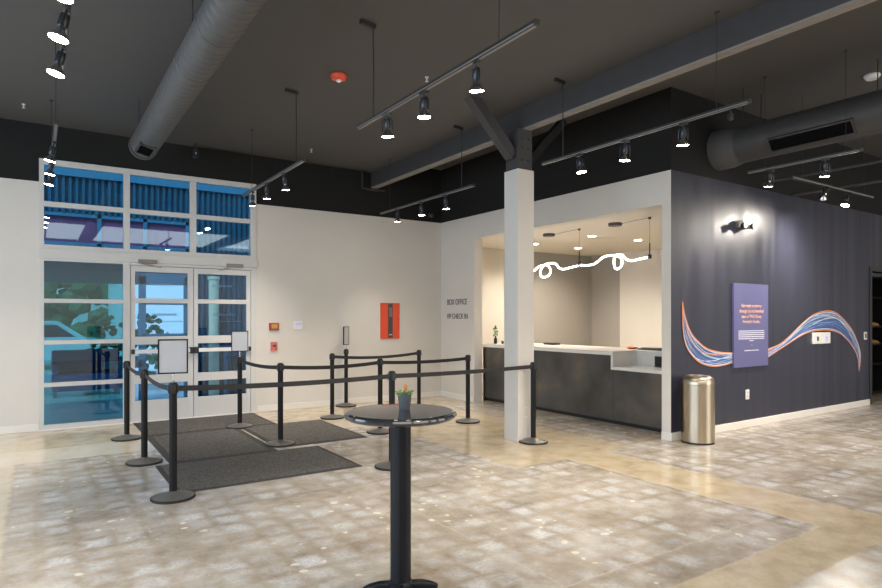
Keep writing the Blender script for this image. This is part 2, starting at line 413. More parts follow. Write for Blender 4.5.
# ------------------------------------------------------------------ beam, column, braces
b = empty('trim_1', (5.28, 0, 4.02)); struct(b, 'long charcoal roof beam running over the white column', 'beam')
MB().box(-.06, .06, YF, YB, .02, ZR-4.02).build('beam_web', M['beam'], b, smooth=False)
f = MB()
for k in range(3): f.box(-.06+.042*k, -.06+.042*k+.036, YF, YB, 0, .02)
f.build('beam_flange', M['beam_soffit'], b, smooth=False)
MB().box(-.065, .065, -.06+6.01, .06+6.01, -.52, .02).build('post_head', M['beam'], b, smooth=False)
c = empty('column', (5.24, 6.01, 0)); tag(c, 'square white column with charcoal top standing in front of the reception counter', 'column')
MB().box(-.137, .137, -.137, .137, 0, ZW, .006).build('white_casing', M['white'], c, smooth=False)
MB().box(-.12, .12, -.12, .12, ZW, 4.02, .004).build('charcoal_top', M['beam'], c, smooth=False)
MB().bar((-.13, 0, 3.68), (-.80, 0, 4.35), .13, .13).build('brace', M['beam'], c, smooth=False)
MB().bar((.10, 0, 3.60), (.80, 0, 4.30), .10, .10).build('brace', M['black_wall'], c, smooth=False)  # right brace lies in shadow, put in as a darker colour than the left
q = MB()
for dx in (-.05, .05):
    for z in (3.62, 3.78, 3.9): q.lathe([(.012, 0), (.012, .01)], (dx, -.12, z), 8, Matrix.Rotation(PI/2, 4, 'X'))
q.build('bolt', M['track'], c)
s_ = MB()
for z, w_ in ((.42, .018), (.30, .012)): s_.box(-.02, .0+w_, -.1385, -.137, z, z+.025)
s_.build('chipped_paint', M['slab'], c)
hb = MB().tube([(4.98, YB-.12, ZL), (4.98, YB-.12, 3.98), (5.2, YB-.12, 3.96), (5.45, YB-.12, 3.98)], .018).build('beam_bracket', M['track'])
tag(hb, 'thin grey pipe bracket under the far end of the beam at the entrance wall', 'bracket')

# ------------------------------------------------------------------ storefront
AL = M['alu']
def framebars(name, bars, y0, y1, m, parent):
    q = MB()
    for x0, x1, z0, z1 in bars: q.box(x0, x1, y0, y1, z0, z1, .003)
    return q.build(name, m, parent, smooth=False)
w1 = empty('window_1', (0, YB, 0)); struct(w1, 'six pane transom window band above the entrance doors', 'window')
framebars('window_frame', [(.023, .082, 2.56, 3.83), (2.975, 3.065, 2.56, 3.83), (1.08, 1.165, 2.6255, 3.7495), (2.02, 2.11, 2.6255, 3.7495),
    (.082, 2.975, 3.75, 3.83), (.082, 1.08, 3.165, 3.235), (1.165, 2.02, 3.165, 3.235), (2.11, 2.975, 3.165, 3.235), (.082, 2.975, 2.56, 2.625)], -.015, .09, AL, w1)
MB().box(.08, 2.98, .035, .045, 2.6, 3.8).build('glass', M['glass_hi'], w1, smooth=False)
struct(MB().box(.015, 3.075, YB-.035, YB+.1, 2.425, 2.56, .004).build('trim_2', AL, smooth=False), 'wide pale header bar between the transom windows and the doors', 'trim')
w2 = empty('window_2', (0, YB, 0)); struct(w2, 'tall four pane sidelight window left of the entrance doors', 'window')
framebars('window_frame', [(.023, .082, 0, 2.425), (1.075, 1.165, 0, 2.425), (.082, 1.075, 2.395, 2.425), (.082, 1.075, 1.80, 1.86), (.082, 1.075, 1.21, 1.27),
    (.082, 1.075, .61, .67), (.082, 1.075, 0, .075)], -.015, .09, AL, w2)
MB().box(.08, 1.08, .035, .045, .06, 2.4).build('glass', M['glass_lo'], w2, smooth=False)
fr = struct(framebars('trim_3', [(1.167, 3.065, 2.385, 2.423), (2.975, 3.065, 0, 2.385)], YB-.015, YB+.09, AL, None), 'pale aluminium frame around the double doors', 'trim')
def door(idx, x0, x1, gx0, gx1, label):
    d = empty('door_%d' % idx, (x0, YB, 0)); struct(d, label, 'door')
    a, b_ = gx0-x0, gx1-x0; W = x1-x0
    framebars('door_leaf', [(0, a, .012, 2.375), (b_, W, .012, 2.375), (a, b_, 2.29, 2.375), (a, b_, 1.815, 1.885), (a, b_, 1.18, 1.30), (a, b_, .58, .71), (a, b_, .012, .325)], 0, .05, AL, d)
    MB().box(a-.01, b_+.01, .02, .03, .32, 2.3).build('glass', M['glass_door'], d, smooth=False)
    hb = MB().box(.03, W-.03, -.075, -.03, 1.045, 1.105, .01).build('push_bar', M['offwhite'], d, smooth=False)
    e = MB()
    for xx in (.03, W-.03):
        big = (xx < W/2) == (idx == 2)
        s2 = .032 if big else .022
        e.box(xx-s2, xx+s2, -.085, 0, 1.075-(.05 if big else .035), 1.075+(.05 if big else .035), .01)
    e.build('push_bar_end', M['black'], hb, smooth=False)
    xx = (.10 if idx == 1 else .50)
    k = MB().box(xx, xx+.26, -.07, -.02, 2.415, 2.47, .006).build('door_closer', M['alu_dark'], d, smooth=False)
    MB().bar((xx+.05, -.045, 2.41), (xx+.32 if idx == 1 else xx-.12, -.06, 2.36), .025, .012).build('closer_arm', M['alu_dark'], k, smooth=False)
    # illegible reversed vinyl wording on the outside of the glass
    v = MB(); r = random.Random(idx)
    for z, n, hh in ((2.09, 9, .03), (1.62, 10, .035), (1.52, 14, .014)):
        x = a+.10+(.12 if z > 2 else .14)
        for _ in range(n):
            ww = r.uniform(.02, .035); v.box(x, x+ww*.75, .032, .033, z, z+hh); x += ww+.008
            if x > b_-.08: break
    v.build('vinyl_lettering', M['txt_w'], d, smooth=False)
    return d
door(1, 1.172, 2.066, 1.235, 1.985, 'left leaf of the glazed aluminium double entrance doors')
door(2, 2.076, 2.97, 2.138, 2.905, 'right leaf of the glazed aluminium double entrance doors')
struct(MB().box(.02, 3.07, YB-.03, YB+.12, 0, .012).build('trim_4', M['base'], smooth=False), 'pale threshold strip under the entrance doors and sidelight', 'trim')

# ------------------------------------------------------------------ courtyard outside
YE = 13.0
struct(MB().box(-14, 22, YB+.16, 60, -.25, -.02).build('ground', M['ext_pave'], smooth=False), 'pale concrete courtyard paving seen through the doors', 'ground')
def corr_mesh(x0, x1, z0, z1, y):
    q = MB(); p = .105; x = x0; pts = []
    while x < x1:
        for dx, dy in ((0, 0), (.02, -.06), (.06, -.06), (.08, 0)):
            if x+dx <= x1: pts.append((x+dx, y+dy))
        x += p
    pts.append((x1, y))
    vs = [(q.bm.verts.new((a, b_, z0)), q.bm.verts.new((a, b_, z1))) for a, b_ in pts]
    for (a, b_), (c_, d_) in zip(vs, vs[1:]): q.bm.faces.new((a, c_, d_, b_))
    bk = [(q.bm.verts.new((x0, y+.06, z0)), q.bm.verts.new((x0, y+.06, z1))), (q.bm.verts.new((x1, y+.06, z0)), q.bm.verts.new((x1, y+.06, z1)))]
    q.bm.faces.new((bk[0][0], bk[0][1], bk[1][1], bk[1][0]))
    return q
ew = empty('facing_building', (0, YE, 0)); tag(ew, 'blue corrugated steel building across the courtyard with a row of magenta windows', 'building')
corr_mesh(-3, 2.56, 3.49, 4.17, 0).build('corrugated_fascia', M['corr'], ew, smooth=False)
corr_mesh(2.56, 6.5, -.02, 4.17, 0).build('corrugated_wall', M['corr'], ew, smooth=False)
MB().box(-3, 6.5, -.10, .1, 4.17, 4.40).build('eaves_beam', M['ext_blue'], ew, smooth=False)
MB().box(-3, 6.5, -.14, .1, 4.40, 4.6).build('eaves_soffit', M['ext_soffit'], ew, smooth=False)
f = MB()
f.box(-3, 2.56, -.06, .04, 3.44, 3.50); f.box(-3, 2.56, -.06, .04, 2.91, 2.97)
for x in (-1.6, -.3, .97, 1.745, 2.52): f.box(x-.035, x+.035, -.06, .04, 2.9, 3.5)
f.build('window_frame', M['ext_blue'], ew, smooth=False)
for a, b_ in ((-3, -1.63), (-1.57, -.33), (-.27, .94), (1.0, 1.71), (1.78, 2.49)):
    MB().box(a, b_, -.01, .01, 2.97, 3.44).build('magenta_pane', M['ext_pink'], ew, smooth=False)
f = MB()
f.box(1.64, 2.56, -.05, .05, 2.24, 2.45)
for x in (1.70, 2.52): f.box(x-.06, x+.06, -.05, .05, -.02, 2.4)
f.box(1.7, 2.52, -.05, .05, 1.84, 1.93); f.box(1.7, 2.52, -.05, .05, 1.18, 1.27)
f.box(.9, 1.7, -.05, .05, 1.10, 1.17); f.box(1.05, 1.7, -.05, .05, .62, .75)
f.build('steel_frame', M['ext_blue'], ew, smooth=False)
MB().box(-3, 2.56, -.02, 5, 2.47, 2.9).build('plum_soffit', M['ext_soffit'], ew, smooth=False)
cc = tag(MB().lathe([(.10, -.02), (.10, 2.35), (.12, 2.36), (.12, 2.42)], (2.98, 12.75, 0), 20).build('reflection_post', M['ext_cream']), 'cream round post standing in for a pale reflection in the right door', 'post')  # added post imitates a cream streak reflected in the right door glass
st = empty('outdoor_stair', (3.0, 12.1, -.02)); tag(st, 'blue steel outdoor stair seen low through the right glass door', 'stair')
MB().bar((0, 0, .95), (1.6, 0, 2.15), .04, .16).build('stringer', M['ext_navy'], st, smooth=False)
for k in range(8): MB().box(.02+k*.2, .24+k*.2, .02, .6, .95+k*.15, .975+k*.15).build('tread', M['ext_blue'], st, smooth=False)
for x in (.05, 1.55): MB().box(x-.03, x+.03, -.03, .03, 0, 1.0+.75*x).build('support_post', M['ext_blue'], st, smooth=False)
# outdoor bench
bn = empty('outdoor_sofa', (.25, 14.3, -.02)); tag(bn, 'navy outdoor sofa in the courtyard behind the sidelight window', 'sofa')
MB().box(0, 1.25, 0, .7, .12, .45, .04).build('seat_cushion', M['ext_navy'], bn)
MB().box(0, 1.25, .55, .8, .45, .92, .04).build('backrest', M['ext_navy'], bn)
for x in (0, 1.13):
    MB().box(x, x+.12, 0, .7, .45, .65, .03).build('armrest', M['ext_navy'], bn)
for x in (.05, 1.17):
    for y in (.05, .65): MB().box(x-.03, x+.03, y-.03, y+.03, 0, .12).build('leg', M['ext_blue'], bn, smooth=False)
# white building with posters
wb = empty('white_building', (3.2, 24, -.02)); tag(wb, 'white low building beyond the courtyard behind the left door leaf', 'building')
MB().box(-.7, 4.5, 0, 5, 0, 3.2).build('wall', M['ext_white'], wb, smooth=False)
MB().box(-.9, 4.7, -.3, 5.1, 3.2, 3.4).build('roof', M['ext_white'], wb, smooth=False)
wb2 = empty('white_house', (2.0, 45.5, -.02)); tag(wb2, 'small white house far behind the trees outside the sidelight', 'building')
MB().box(0, 2.6, 0, 3, 0, 3.6).build('wall', M['ext_white'], wb2, smooth=False)
MB().poly([(-.2, -.2, 3.6), (2.8, -.2, 3.6), (1.3, -.2, 4.5)], (0, 3.4, 0)).build('roof', M['ext_soffit'], wb2, smooth=False)
# car
ca = empty('parked_car', (-1.9, 22, -.02)); tag(ca, 'white parked car seen through the sidelight window', 'car')
MB().poly([(0, 0, .3), (4.2, 0, .3), (4.25, 0, .8), (3.4, 0, .95), (.1, 0, .95), (-.05, 0, .7)], (0, 1.75, 0)).build('body', M['car'], ca, smooth=False)
cb_ = MB().poly([(.3, .1, .95), (3.2, .1, .95), (2.5, .1, 1.45), (.8, .1, 1.45)], (0, 1.55, 0)).build('cabin', M['car'], ca, smooth=False)
MB().poly([(.55, .09, 1.0), (1.55, .09, 1.0), (1.55, .09, 1.38), (.9, .09, 1.38)], (0, .02, 0)).poly([(1.65, .09, 1.0), (2.9, .09, 1.0), (2.4, .09, 1.38), (1.65, .09, 1.38)], (0, .02, 0)).build('side_window', M['carglass'], cb_, smooth=False)
MB().poly([(.75, .08, 1.44), (2.55, .08, 1.44), (2.4, .08, 1.5), (.9, .08, 1.5)], (0, 1.6, 0)).build('roof', M['car'], ca, smooth=False)
for x in (.8, 3.3):
    for y in (0, 1.6): MB().lathe([(.32, 0), (.32, .18)], (x, y+.17, .32), 18, Matrix.Rotation(PI/2, 4, 'X')).build('wheel', M['rubber'], ca)
# trees
def tree(x, y, h, r, label, n=90):
    t0 = empty('tree', (x, y, -.02)); tag(t0, label, 'tree', 'trees beyond the courtyard')
    MB().tube([(0, 0, 0), (.05, 0, h*.3), (0, .05, h*.6)], .12, 8, rad=[.16, .12, .07]).build('trunk', M['trunk'], t0)
    q = MB()
    for _ in range(n):
        a = random.uniform(0, 2*PI); rr = r*math.sqrt(random.random()); z = random.uniform(-1, 1)
        k = math.sqrt(max(.05, 1-z*z*.8))
        q.blob((rr*k*math.cos(a), rr*k*math.sin(a), h*.62+z*h*.36), random.uniform(.12, .26)*r, (1, 1, .7), 1, .25)
    q.build('crown', M['ext_tree'], t0, smooth=False)
tree(-.6, 33, 5.2, 2.2, 'broad green tree at the left edge of the sidelight window')
tree(.6, 40, 6.2, 2.3, 'green tree behind the parked car outside the sidelight')
tree(7.5, 42, 6.4, 2.4, 'green tree beside the white building beyond the doors')
tree(-5.2, 36, 6.6, 3.0, 'green tree furthest left beyond the courtyard')
tree(5.6, 52, 8.5, 3.4, 'tall green tree far behind the white house')
tree(11.5, 50, 8.0, 3.6, 'green tree furthest right beyond the courtyard')
hg = MB()
for k in range(420): hg.blob((random.uniform(-16, 20), 30.5+random.uniform(-.5, .5), random.uniform(.1, 3.1)), random.uniform(.3, .6), (1, .8, .8), 1, .25)
tag(hg.build('hedge', M['ext_tree'], smooth=False), 'long dense green hedge closing the courtyard at the back', 'hedge')
def shrub(x, y, h, r, label):
    q = MB()
    for _ in range(60):
        a = random.uniform(0, 2*PI); rr = r*math.sqrt(random.random())
        q.blob((rr*math.cos(a), rr*math.sin(a), random.uniform(.1, h)), random.uniform(.12, .2)*r*1.4, (1, 1, .8), 1, .3)
    tag(q.build('shrub', M['ext_tree'], None, (x, y, -.02), smooth=False), label, 'shrub', 'shrubs in the courtyard')
shrub(2.45, 17.5, 1.75, .38, 'leafy shrub behind the left door leaf')
shrub(1.55, 19, 1.65, .45, 'leafy shrub seen at the right of the sidelight window')
shrub(3.35, 20, 1.1, .5, 'low shrub in front of the white building')

# ------------------------------------------------------------------ stanchions
def local(root, p):
    return Vector(p)-Vector(root.location)
post0 = empty('stanchion', (0, 0, 0))
MB().lathe([(.180, 0), (.185, .006), (.185, .018), (.178, .022)], n=48).build('base_ring', M['rubber'], post0)
MB().lathe([(.176, .021), (.165, .026), (.11, .040), (.055, .054), (.036, .060), (.036, .066)], n=48).build('base', M['iron'], post0)
MB().lathe([(.033, .06), (.033, .93)], n=28).build('post', M['post'], post0)
hd = MB().lathe([(.0345, .925), (.0365, .93), (.0365, 1.005), (.034, 1.018), (.024, 1.024)], n=28).build('belt_head', M['frame_black'], post0)
q = MB()
for a in range(4):
    R_ = Matrix.Rotation(a*PI/2, 4, 'Z')
    q.box(.028, .043, -.016, .016, .93, 1.005, .003, R_)
q.build('belt_clip', M['black'], hd)
SP = {}
def stanch(k, x, y, label):
    r = post0 if not SP else copy_tree(post0)
    r.location = (x, y, 0); tag(r, label, 'stanchion', 'black belt barrier posts'); SP[k] = r
PL = [('a3', 1.0, 5.76, 'black belt stanchion nearest the camera, carrying the larger looking blank sign'),
 ('a2', .98, 7.33, 'black belt stanchion on the floor left of the mats, middle of the left row'),
 ('a1', .98, 8.89, 'black belt stanchion closest to the glass sidelight, far end of the left row'),
 ('b1', 2.45, 8.93, 'black belt stanchion standing on the mat before the right door, with blank sign'),
 ('b2', 2.54, 7.43, 'black belt stanchion standing where the near mat meets the right mat'),
 ('b3', 3.96, 7.45, 'black belt stanchion just left behind the round table top, in the middle row'),
 ('b4', 5.46, 7.44, 'black belt stanchion at the right end of the middle row, left of the white column'),
 ('c1', 3.89, 8.93, 'black belt stanchion behind the right mat, below the red pull station'),
 ('c2', 4.62, 9.99, 'black belt stanchion against the white wall, topped by the narrow sign'),
 ('c3', 5.56, 9.02, 'black belt stanchion rising behind the round table top, right end of the far row'),
 ('d1', 3.15, 5.66, 'black belt stanchion directly behind the column of the round table'),
 ('d2', 5.27, 5.77, 'black belt stanchion just right of the foot of the white column')]
for p in PL: stanch(*p)
def belt(a, b_, sag=.03):
    A = SP[a]; Bp = Vector(SP[b_].location)-Vector(A.location); Bp.z = 0
    d = Bp.normalized(); s0 = d*.04; s1 = Bp-d*.04
    q = MB(); n = 16; ring = []
    side = Vector((-d.y, d.x, 0))*.0012
    for i in range(n+1):
        t_ = i/n; p = s0.lerp(s1, t_); z = .968-sag*4*t_*(1-t_)
        ring.append([q.bm.verts.new(Vector((p.x, p.y, z+dz))+sg*side) for sg, dz in ((-1, -.024), (1, -.024), (1, .024), (-1, .024))])
    for u, v in zip(ring, ring[1:]):
        for k in range(4): q.bm.faces.new((u[k], u[(k+1) % 4], v[(k+1) % 4], v[k]))
    q.bm.faces.new(ring[0]); q.bm.faces.new(ring[-1])
    q.build('belt', M['belt'], A)
for a, b_, s2 in (('a2', 'a1', .03), ('a3', 'a2', .035), ('d1', 'a3', .02), ('d1', 'd2', .012), ('b2', 'b1', .03), ('b3', 'b2', .03), ('b3', 'b4', .02), ('c3', 'c1', .04)):
    belt(a, b_, s2)
def sign(k, w_, h_, rz, label, narrow=False):
    P0 = SP[k].location
    r = empty('sign_holder', (P0.x, P0.y, 1.024), rz); tag(r, label, 'sign holder', 'sign frames on the belt posts')
    MB().lathe([(.016, -.002), (.016, .008), (.006, .012), (.006, .075)], n=14).build('stem', M['chrome'], r)
    z0 = .075; f = MB(); e = .012
    f.box(-w_/2, -w_/2+e, -.009, .009, z0, z0+h_); f.box(w_/2-e, w_/2, -.009, .009, z0, z0+h_)
    f.box(-w_/2+e, w_/2-e, -.009, .009, z0, z0+e); f.box(-w_/2+e, w_/2-e, -.009, .009, z0+h_-e, z0+h_)
    f.build('frame', M['frame_black'], r, smooth=False)
    pp = MB().box(-w_/2+e, w_/2-e, -.005, .005, z0+e, z0+h_-e).build('paper', M['paper'], r, smooth=False)
    if narrow:
        q = MB(); z = z0+.03
        rr = random.Random(3)
        while z < z0+h_-.04:
            g = rr.uniform(-.02, .02)
            q.box(-.025+g, .025+g, -.0065, -.005, z, z+.012); z += .028
        q.build('print', M['letter'], r, smooth=False)
    return r
sign('a3', .245, .305, math.radians(-12), 'blank white sign in a black frame on the post nearest the camera')
sign('b1', .235, .300, math.radians(-14), 'blank white sign in a black frame in front of the right glass door')
sign('c2', .20, .33, math.radians(38), 'narrow looking black framed sign against the white wall, turned sideways')

# ------------------------------------------------------------------ floor mats
def fmat(x0, x1, y0, y1, label, border=.06):
    r = empty('floor_mat', (x0, y0, 0)); tag(r, label, 'mat', 'charcoal entrance mats')
    MB().box(0, x1-x0, 0, y1-y0, 0, .006, .002).build('rubber_border', M['mat_edge'], r, smooth=False)
    MB().box(border, x1-x0-border, border, y1-y0-border, .004, .011, .002).build('pile', M['mat'], r, smooth=False)
fmat(1.20, 2.98, 8.90, 10.12, 'charcoal entrance mat lying directly at the foot of the glass doors', .05)
fmat(1.20, 2.40, 7.10, 8.89, 'charcoal entrance mat in the middle, between door mat and nearest mat', .08)
fmat(1.05, 2.90, 5.86, 7.09, 'charcoal entrance mat nearest the camera', .05)
fmat(2.44, 3.66, 7.24, 8.88, 'charcoal entrance mat furthest right, beside the middle row of posts', .05)

# ------------------------------------------------------------------ high top table
tb = empty('bar_table', (1.770, 3.075, 0)); tag(tb, 'tall round black pedestal table in the foreground', 'table')
MB().lathe([(.29, 1.007), (.312, 1.011), (.324, 1.021), (.328, 1.031), (.324, 1.042), (.312, 1.049), (.29, 1.050)], n=72).build('tabletop', M['granite'], tb)
MB().lathe([(.17, .988), (.17, 1.004), (.10, 1.005)], n=32).build('mounting_plate', M['table_blk'], tb)
MB().lathe([(.061, .06), (.061, .99)], n=40).build('column', M['table_blk'], tb)
MB().lathe([(.075, .01), (.075, .050), (.066, .060), (.062, .065)], n=32).build('hub', M['table_blk'], tb)
for k in range(4):
    a = math.radians(-33.7+6) + k*PI/2
    R_ = Matrix.Rotation(a, 4, 'Z')
    q = MB().tube([(0.03, 0, .036), (.12, 0, .036), (.18, 0, .026), (.215, 0, .016)], .03, 12, rad=[.026, .026, .022, .014])
    for v in q.bm.verts: v.co = R_ @ v.co
    lg = q.build('foot', M['table_blk'], tb)
    q = MB().lathe([(.018, 0), (.018, .015)], (.195, 0, 0), 14)
    for v in q.bm.verts: v.co = R_ @ v.co
    q.build('glide', M['rubber'], lg)
pt = empty('potted_plant', (1.818, 3.112, 1.05)); pt.scale = (.93, .93, .93); tag(pt, 'small succulent with orange bud in a grey pot on the round table', 'plant')
MB().lathe([(.033, 0), (.035, .003), (.044, .09), (.046, .102), (.042, .103), (.040, .092)], n=28).build('pot', M['pot'], pt)
MB().lathe([(.0395, .085), (.001, .09)], n=20).build('soil', M['trunk'], pt)
q = MB()
for k in range(26):
    a = k*2.4; L_ = random.uniform(.045, .078); el = random.uniform(.15, 1.0)
    d = Vector((math.cos(a)*math.cos(el), math.sin(a)*math.cos(el), math.sin(el)*.8))
    q.tube([Vector((0, 0, .088)), Vector((0, 0, .09))+d*L_*.5, Vector((0, 0, .088))+d*L_+Vector((0, 0, -.004))], .005, 6, rad=[.003, .008, .0015])
q.build('foliage', M['leaf'], pt)
q = MB().tube([(0, 0, .09), (.004, 0, .12)], .003, 6); q.blob((.005, 0, .140), .013, (1, 1, 1.9), 2, .08)
q.build('bud', M['flower'], pt)
q = MB()
for dx, dz in ((-.022, .118), (.026, .120), (-.010, .128)): q.blob((dx, -.005, dz), .008, (1, 1, .7), 1, .1)
q.build('blossom', M['petal'], pt)

# ------------------------------------------------------------------ waste bin
bi = empty('waste_bin', (7.02, 4.605, 0)); tag(bi, 'cylindrical stainless steel waste bin beside the navy wall', 'bin')
MB().lathe([(.198, 0), (.198, .025)], n=48).build('base_ring', M['rubber'], bi)
MB().lathe([(.200, .025), (.200, .742)], n=64).build('body', M['steel'], bi)
MB().lathe([(.196, .742), (.203, .745), (.203, .772), (.198, .80), (.180, .832), (.150, .850), (.125, .856), (.118, .852), (.115, .80)], n=64, cap=False).build('lid', M['steel'], bi)
MB().lathe([(.116, .79), (.001, .79)], n=32).build('inner_liner', M['black'], bi)

# ------------------------------------------------------------------ reception counter
co = empty('reception_counter', (7.15, 4.98, 0)); tag(co, 'long reception counter with blackened steel front and white top', 'counter')
def cp(name, x0, x1, y0, y1, z0, z1, m, bev=0, par=None):
    return MB().box(x0-7.15, x1-7.15, y0-4.98, y1-4.98, z0, z1, bev).build(name, M[m], par or co, smooth=False)
cp('toe_kick', 7.20, 7.60, 4.99, 9.20, 0, .075, 'toe')
for a, b_ in ((9.22, 9.19), ): cp('end_panel', 7.14, 8.1, 9.19, 9.23, 0, 1.027, 'toe')
for y0, y1, z1 in ((7.905, 9.19, 1.027), (6.085, 7.90, 1.027), (4.982, 6.08, .815)):
    cp('front_panel', 7.15, 7.18, y0, y1, .06, z1, 'metal_panel', .002)
cp('cabinet_body', 7.18, 8.0, 6.09, 9.19, .075, 1.025, 'toe'); cp('cabinet_body', 7.18, 8.0, 4.99, 6.085, .075, .81, 'toe')
cp('worktop', 7.12, 8.18, 6.07, 9.25, 1.027, 1.087, 'slab', .004)
cp('upstand', 7.70, 7.74, 4.985, 6.07, .86, 1.027, 'slab'); cp('upstand', 7.13, 7.70, 6.07, 6.11, .815, 1.03, 'slab')
cp('worktop', 7.68, 8.18, 4.985, 6.07, 1.027, 1.087, 'slab', .004)
cp('low_worktop', 7.12, 7.70, 4.985, 6.07, .815, .862, 'slab', .004)
Zc = 1.087
v = empty('leafy_sprig_vase', (7.34, 9.10, Zc)); tag(v, 'small dark vase with green sprigs at the left end of the counter', 'vase')
MB().lathe([(.025, 0), (.032, .01), (.032, .09), (.014, .12), (.014, .15)], n=20).build('vase', M['black'], v)
q = MB()
for k in range(24):
    a = random.uniform(0, 6.28); z = random.uniform(.14, .30)
    q.blob((.035*math.cos(a), .035*math.sin(a), z), .02, (1, 1, .6), 1, .2)
q.tube([(0, 0, .1), (0, .01, .3)], .004, 6); q.build('sprigs', M['leaf'], v)
MB().lathe([(.02, 0), (.02, .045), (.012, .055), (.012, .07)], (0, 0, .28), 14).build('dark_bud', M['darkgrey'], v)
j = empty('small_jar', (7.43, 9.0, Zc)); tag(j, 'tiny black jar with white lid beside the counter vase', 'jar')
MB().lathe([(.024, 0), (.024, .05)], n=18).build('jar_body', M['black'], j); MB().lathe([(.02, .05), (.02, .075)], n=18).build('lid', M['offwhite'], j)
ph = empty('desk_terminal', (7.95, 8.2, Zc)); tag(ph, 'flat black terminal on the counter just right of the white column', 'terminal')
MB().box(-.09, .09, -.13, .13, 0, .035, .008).build('terminal_body', M['black'], ph); MB().box(-.06, .06, -.10, .10, .035, .039).build('screen', M['darkgrey'], ph, smooth=False)
ob = empty('orange_dish', (7.93, 6.36, Zc)); tag(ob, 'shallow orange dish on the raised counter top', 'dish')
MB().lathe([(.05, 0), (.085, .018), (.09, .03), (.08, .034), (.045, .045), (.001, .048)], n=28).build('dish', M['orange'], ob)
tr = empty('document_tray', (7.98, 6.02, Zc)); tag(tr, 'long dark grey tray on the counter right of the orange dish', 'tray')
MB().box(-.1, .1, -.22, .2, 0, .02, .003).build('tray_base', M['darkgrey'], tr, smooth=False); MB().box(-.08, .08, -.17, .15, .02, .036, .002).build('tray_insert', M['alu_dark'], tr, smooth=False)
mo = empty('card_reader', (7.62, 5.62, .862)); tag(mo, 'small black screen standing on the low counter ledge by the pier', 'screen')
MB().box(-.05, .06, -.06, .06, 0, .012, .002).build('foot', M['black'], mo, smooth=False); MB().box(.0, .02, -.085, .085, .012, .155, .003).build('screen', M['black'], mo, smooth=False)

# ------------------------------------------------------------------ pendant squiggle lamp
pe = empty('pendant_lamp', (7.5, 7.1, 2.49)); tag(pe, 'long looping white led tube pendant hanging over the counter', 'pendant lamp')
def smooth_pts(P, n=6):
    P = [Vector(p) for p in P]; out = []
    for i in range(len(P)-1):
        p0 = P[max(i-1, 0)]; p1 = P[i]; p2 = P[i+1]; p3 = P[min(i+2, len(P)-1)]
        for k in range(n):
            t_ = k/n
            out.append(.5*((2*p1)+(-p0+p2)*t_+(2*p0-5*p1+4*p2-p3)*t_*t_+(-p0+3*p1-3*p2+p3)*t_**3))
    out.append(P[-1]); return out
sq = [(5.71, 2.485), (5.85, 2.475), (6.02, 2.455), (6.10, 2.475), (6.20, 2.555), (6.34, 2.56), (6.38, 2.47), (6.35, 2.37), (6.27, 2.345), (6.20, 2.40), (6.22, 2.49), (6.30, 2.545), (6.43, 2.57), (6.56, 2.55), (6.68, 2.49), (6.80, 2.455), (6.95, 2.45), (7.06, 2.46)]
def led(seq, sh=0):
    pts = smooth_pts([(.02*math.sin(i*1.3), y+sh-7.1, z-2.49) for i, (y, z) in enumerate(seq)], 7)
    return MB().tube(pts, .015, 12).build('led_tube', M['led'], pe)
led(sq)
sq2 = [(7.12, 2.455), (7.3, 2.44), (7.46, 2.42), (7.55, 2.45), (7.62, 2.52), (7.76, 2.545), (7.93, 2.53), (8.02, 2.44), (8.0, 2.34), (7.91, 2.305), (7.81, 2.34), (7.79, 2.43), (7.87, 2.52), (8.05, 2.50), (8.2, 2.43), (8.4, 2.43), (8.5, 2.46)]
led(sq2)
for y in (5.70, 7.09, 8.5):
    nd = MB().box(-.02, .02, y-.022-7.1, y+.022-7.1, -.03, .03, .004).build('connector', M['darkgrey'], pe)
    MB().tube([(0, y-7.1, .02), (0, y-7.1, .565)], .0025, 6).build('cable', M['cable'], nd)
    MB().box(-.006, .006, y-7.1-.006, y-7.1+.006, .03, .20).build('cable_sleeve', M['darkgrey'], nd, smooth=False)
    MB().lathe([(.022, .55), (.022, .58)], (0, y-7.1, 0), 14).build('ceiling_stud', M['darkgrey'], nd)
for y, x2, y2 in ((6.366, 7.5, 5.70), (7.839, 7.5, 7.09)):
    r = empty('lamp_canopy', (7.53, y, 3.07))
    tag(r, 'round dark lamp canopy on the office ceiling, ' + ('nearer the right end of the opening' if y < 7 else 'just right of the white column'), 'canopy', 'pendant canopies')
    MB().lathe([(.10, -.045), (.105, -.04), (.105, 0)], n=32).build('canopy', M['darkgrey'], r)
    MB().tube([(0, 0, -.035), (x2-7.53, (y2-y)*.5, -.02), (x2-7.53, y2-y, -.008)], .003, 6).build('feed_cable', M['cable'], r)
DL = [(8.34, 9.08, 'leftmost, half behind the white column'), (9.585, 9.098, 'furthest back, just above the pendant'), (8.376, 7.609, 'centre of the opening, left of the round canopy'), (9.54, 7.517, 'rightmost one')]
for x, y, tx in DL:
    r = empty('downlight', (x, y, 3.07)); tag(r, 'round lit downlight in the office ceiling, '+tx, 'downlight', 'office ceiling downlights')
    MB().lathe([(.085, -.006), (.09, -.003), (.09, 0)], n=28).build('trim_ring', M['offwhite'], r)
    MB().lathe([(.07, -.0075), (.07, -.0062)], n=28).build('lens', M['down'], r)
    l = bpy.data.lights.new('downlight_glow', 'SPOT'); l.energy = 105; l.color = (1, .90, .76); l.spot_size = 2.6; l.spot_blend = .8; l.shadow_soft_size = .07
    o = bpy.data.objects.new('downlight_glow', l); C.objects.link(o); o.parent = r; o.location = (0, 0, -.03)
rg = MB(); rg.lathe([(.17, -.006), (.20, -.012), (.22, -.006), (.22, 0)], (8.85, 7.75, 3.07), 32).build('ceiling_speaker', M['cream'])
o = bpy.data.objects['ceiling_speaker']; tag(o, 'flat round cream ceiling speaker inside the box office', 'speaker')

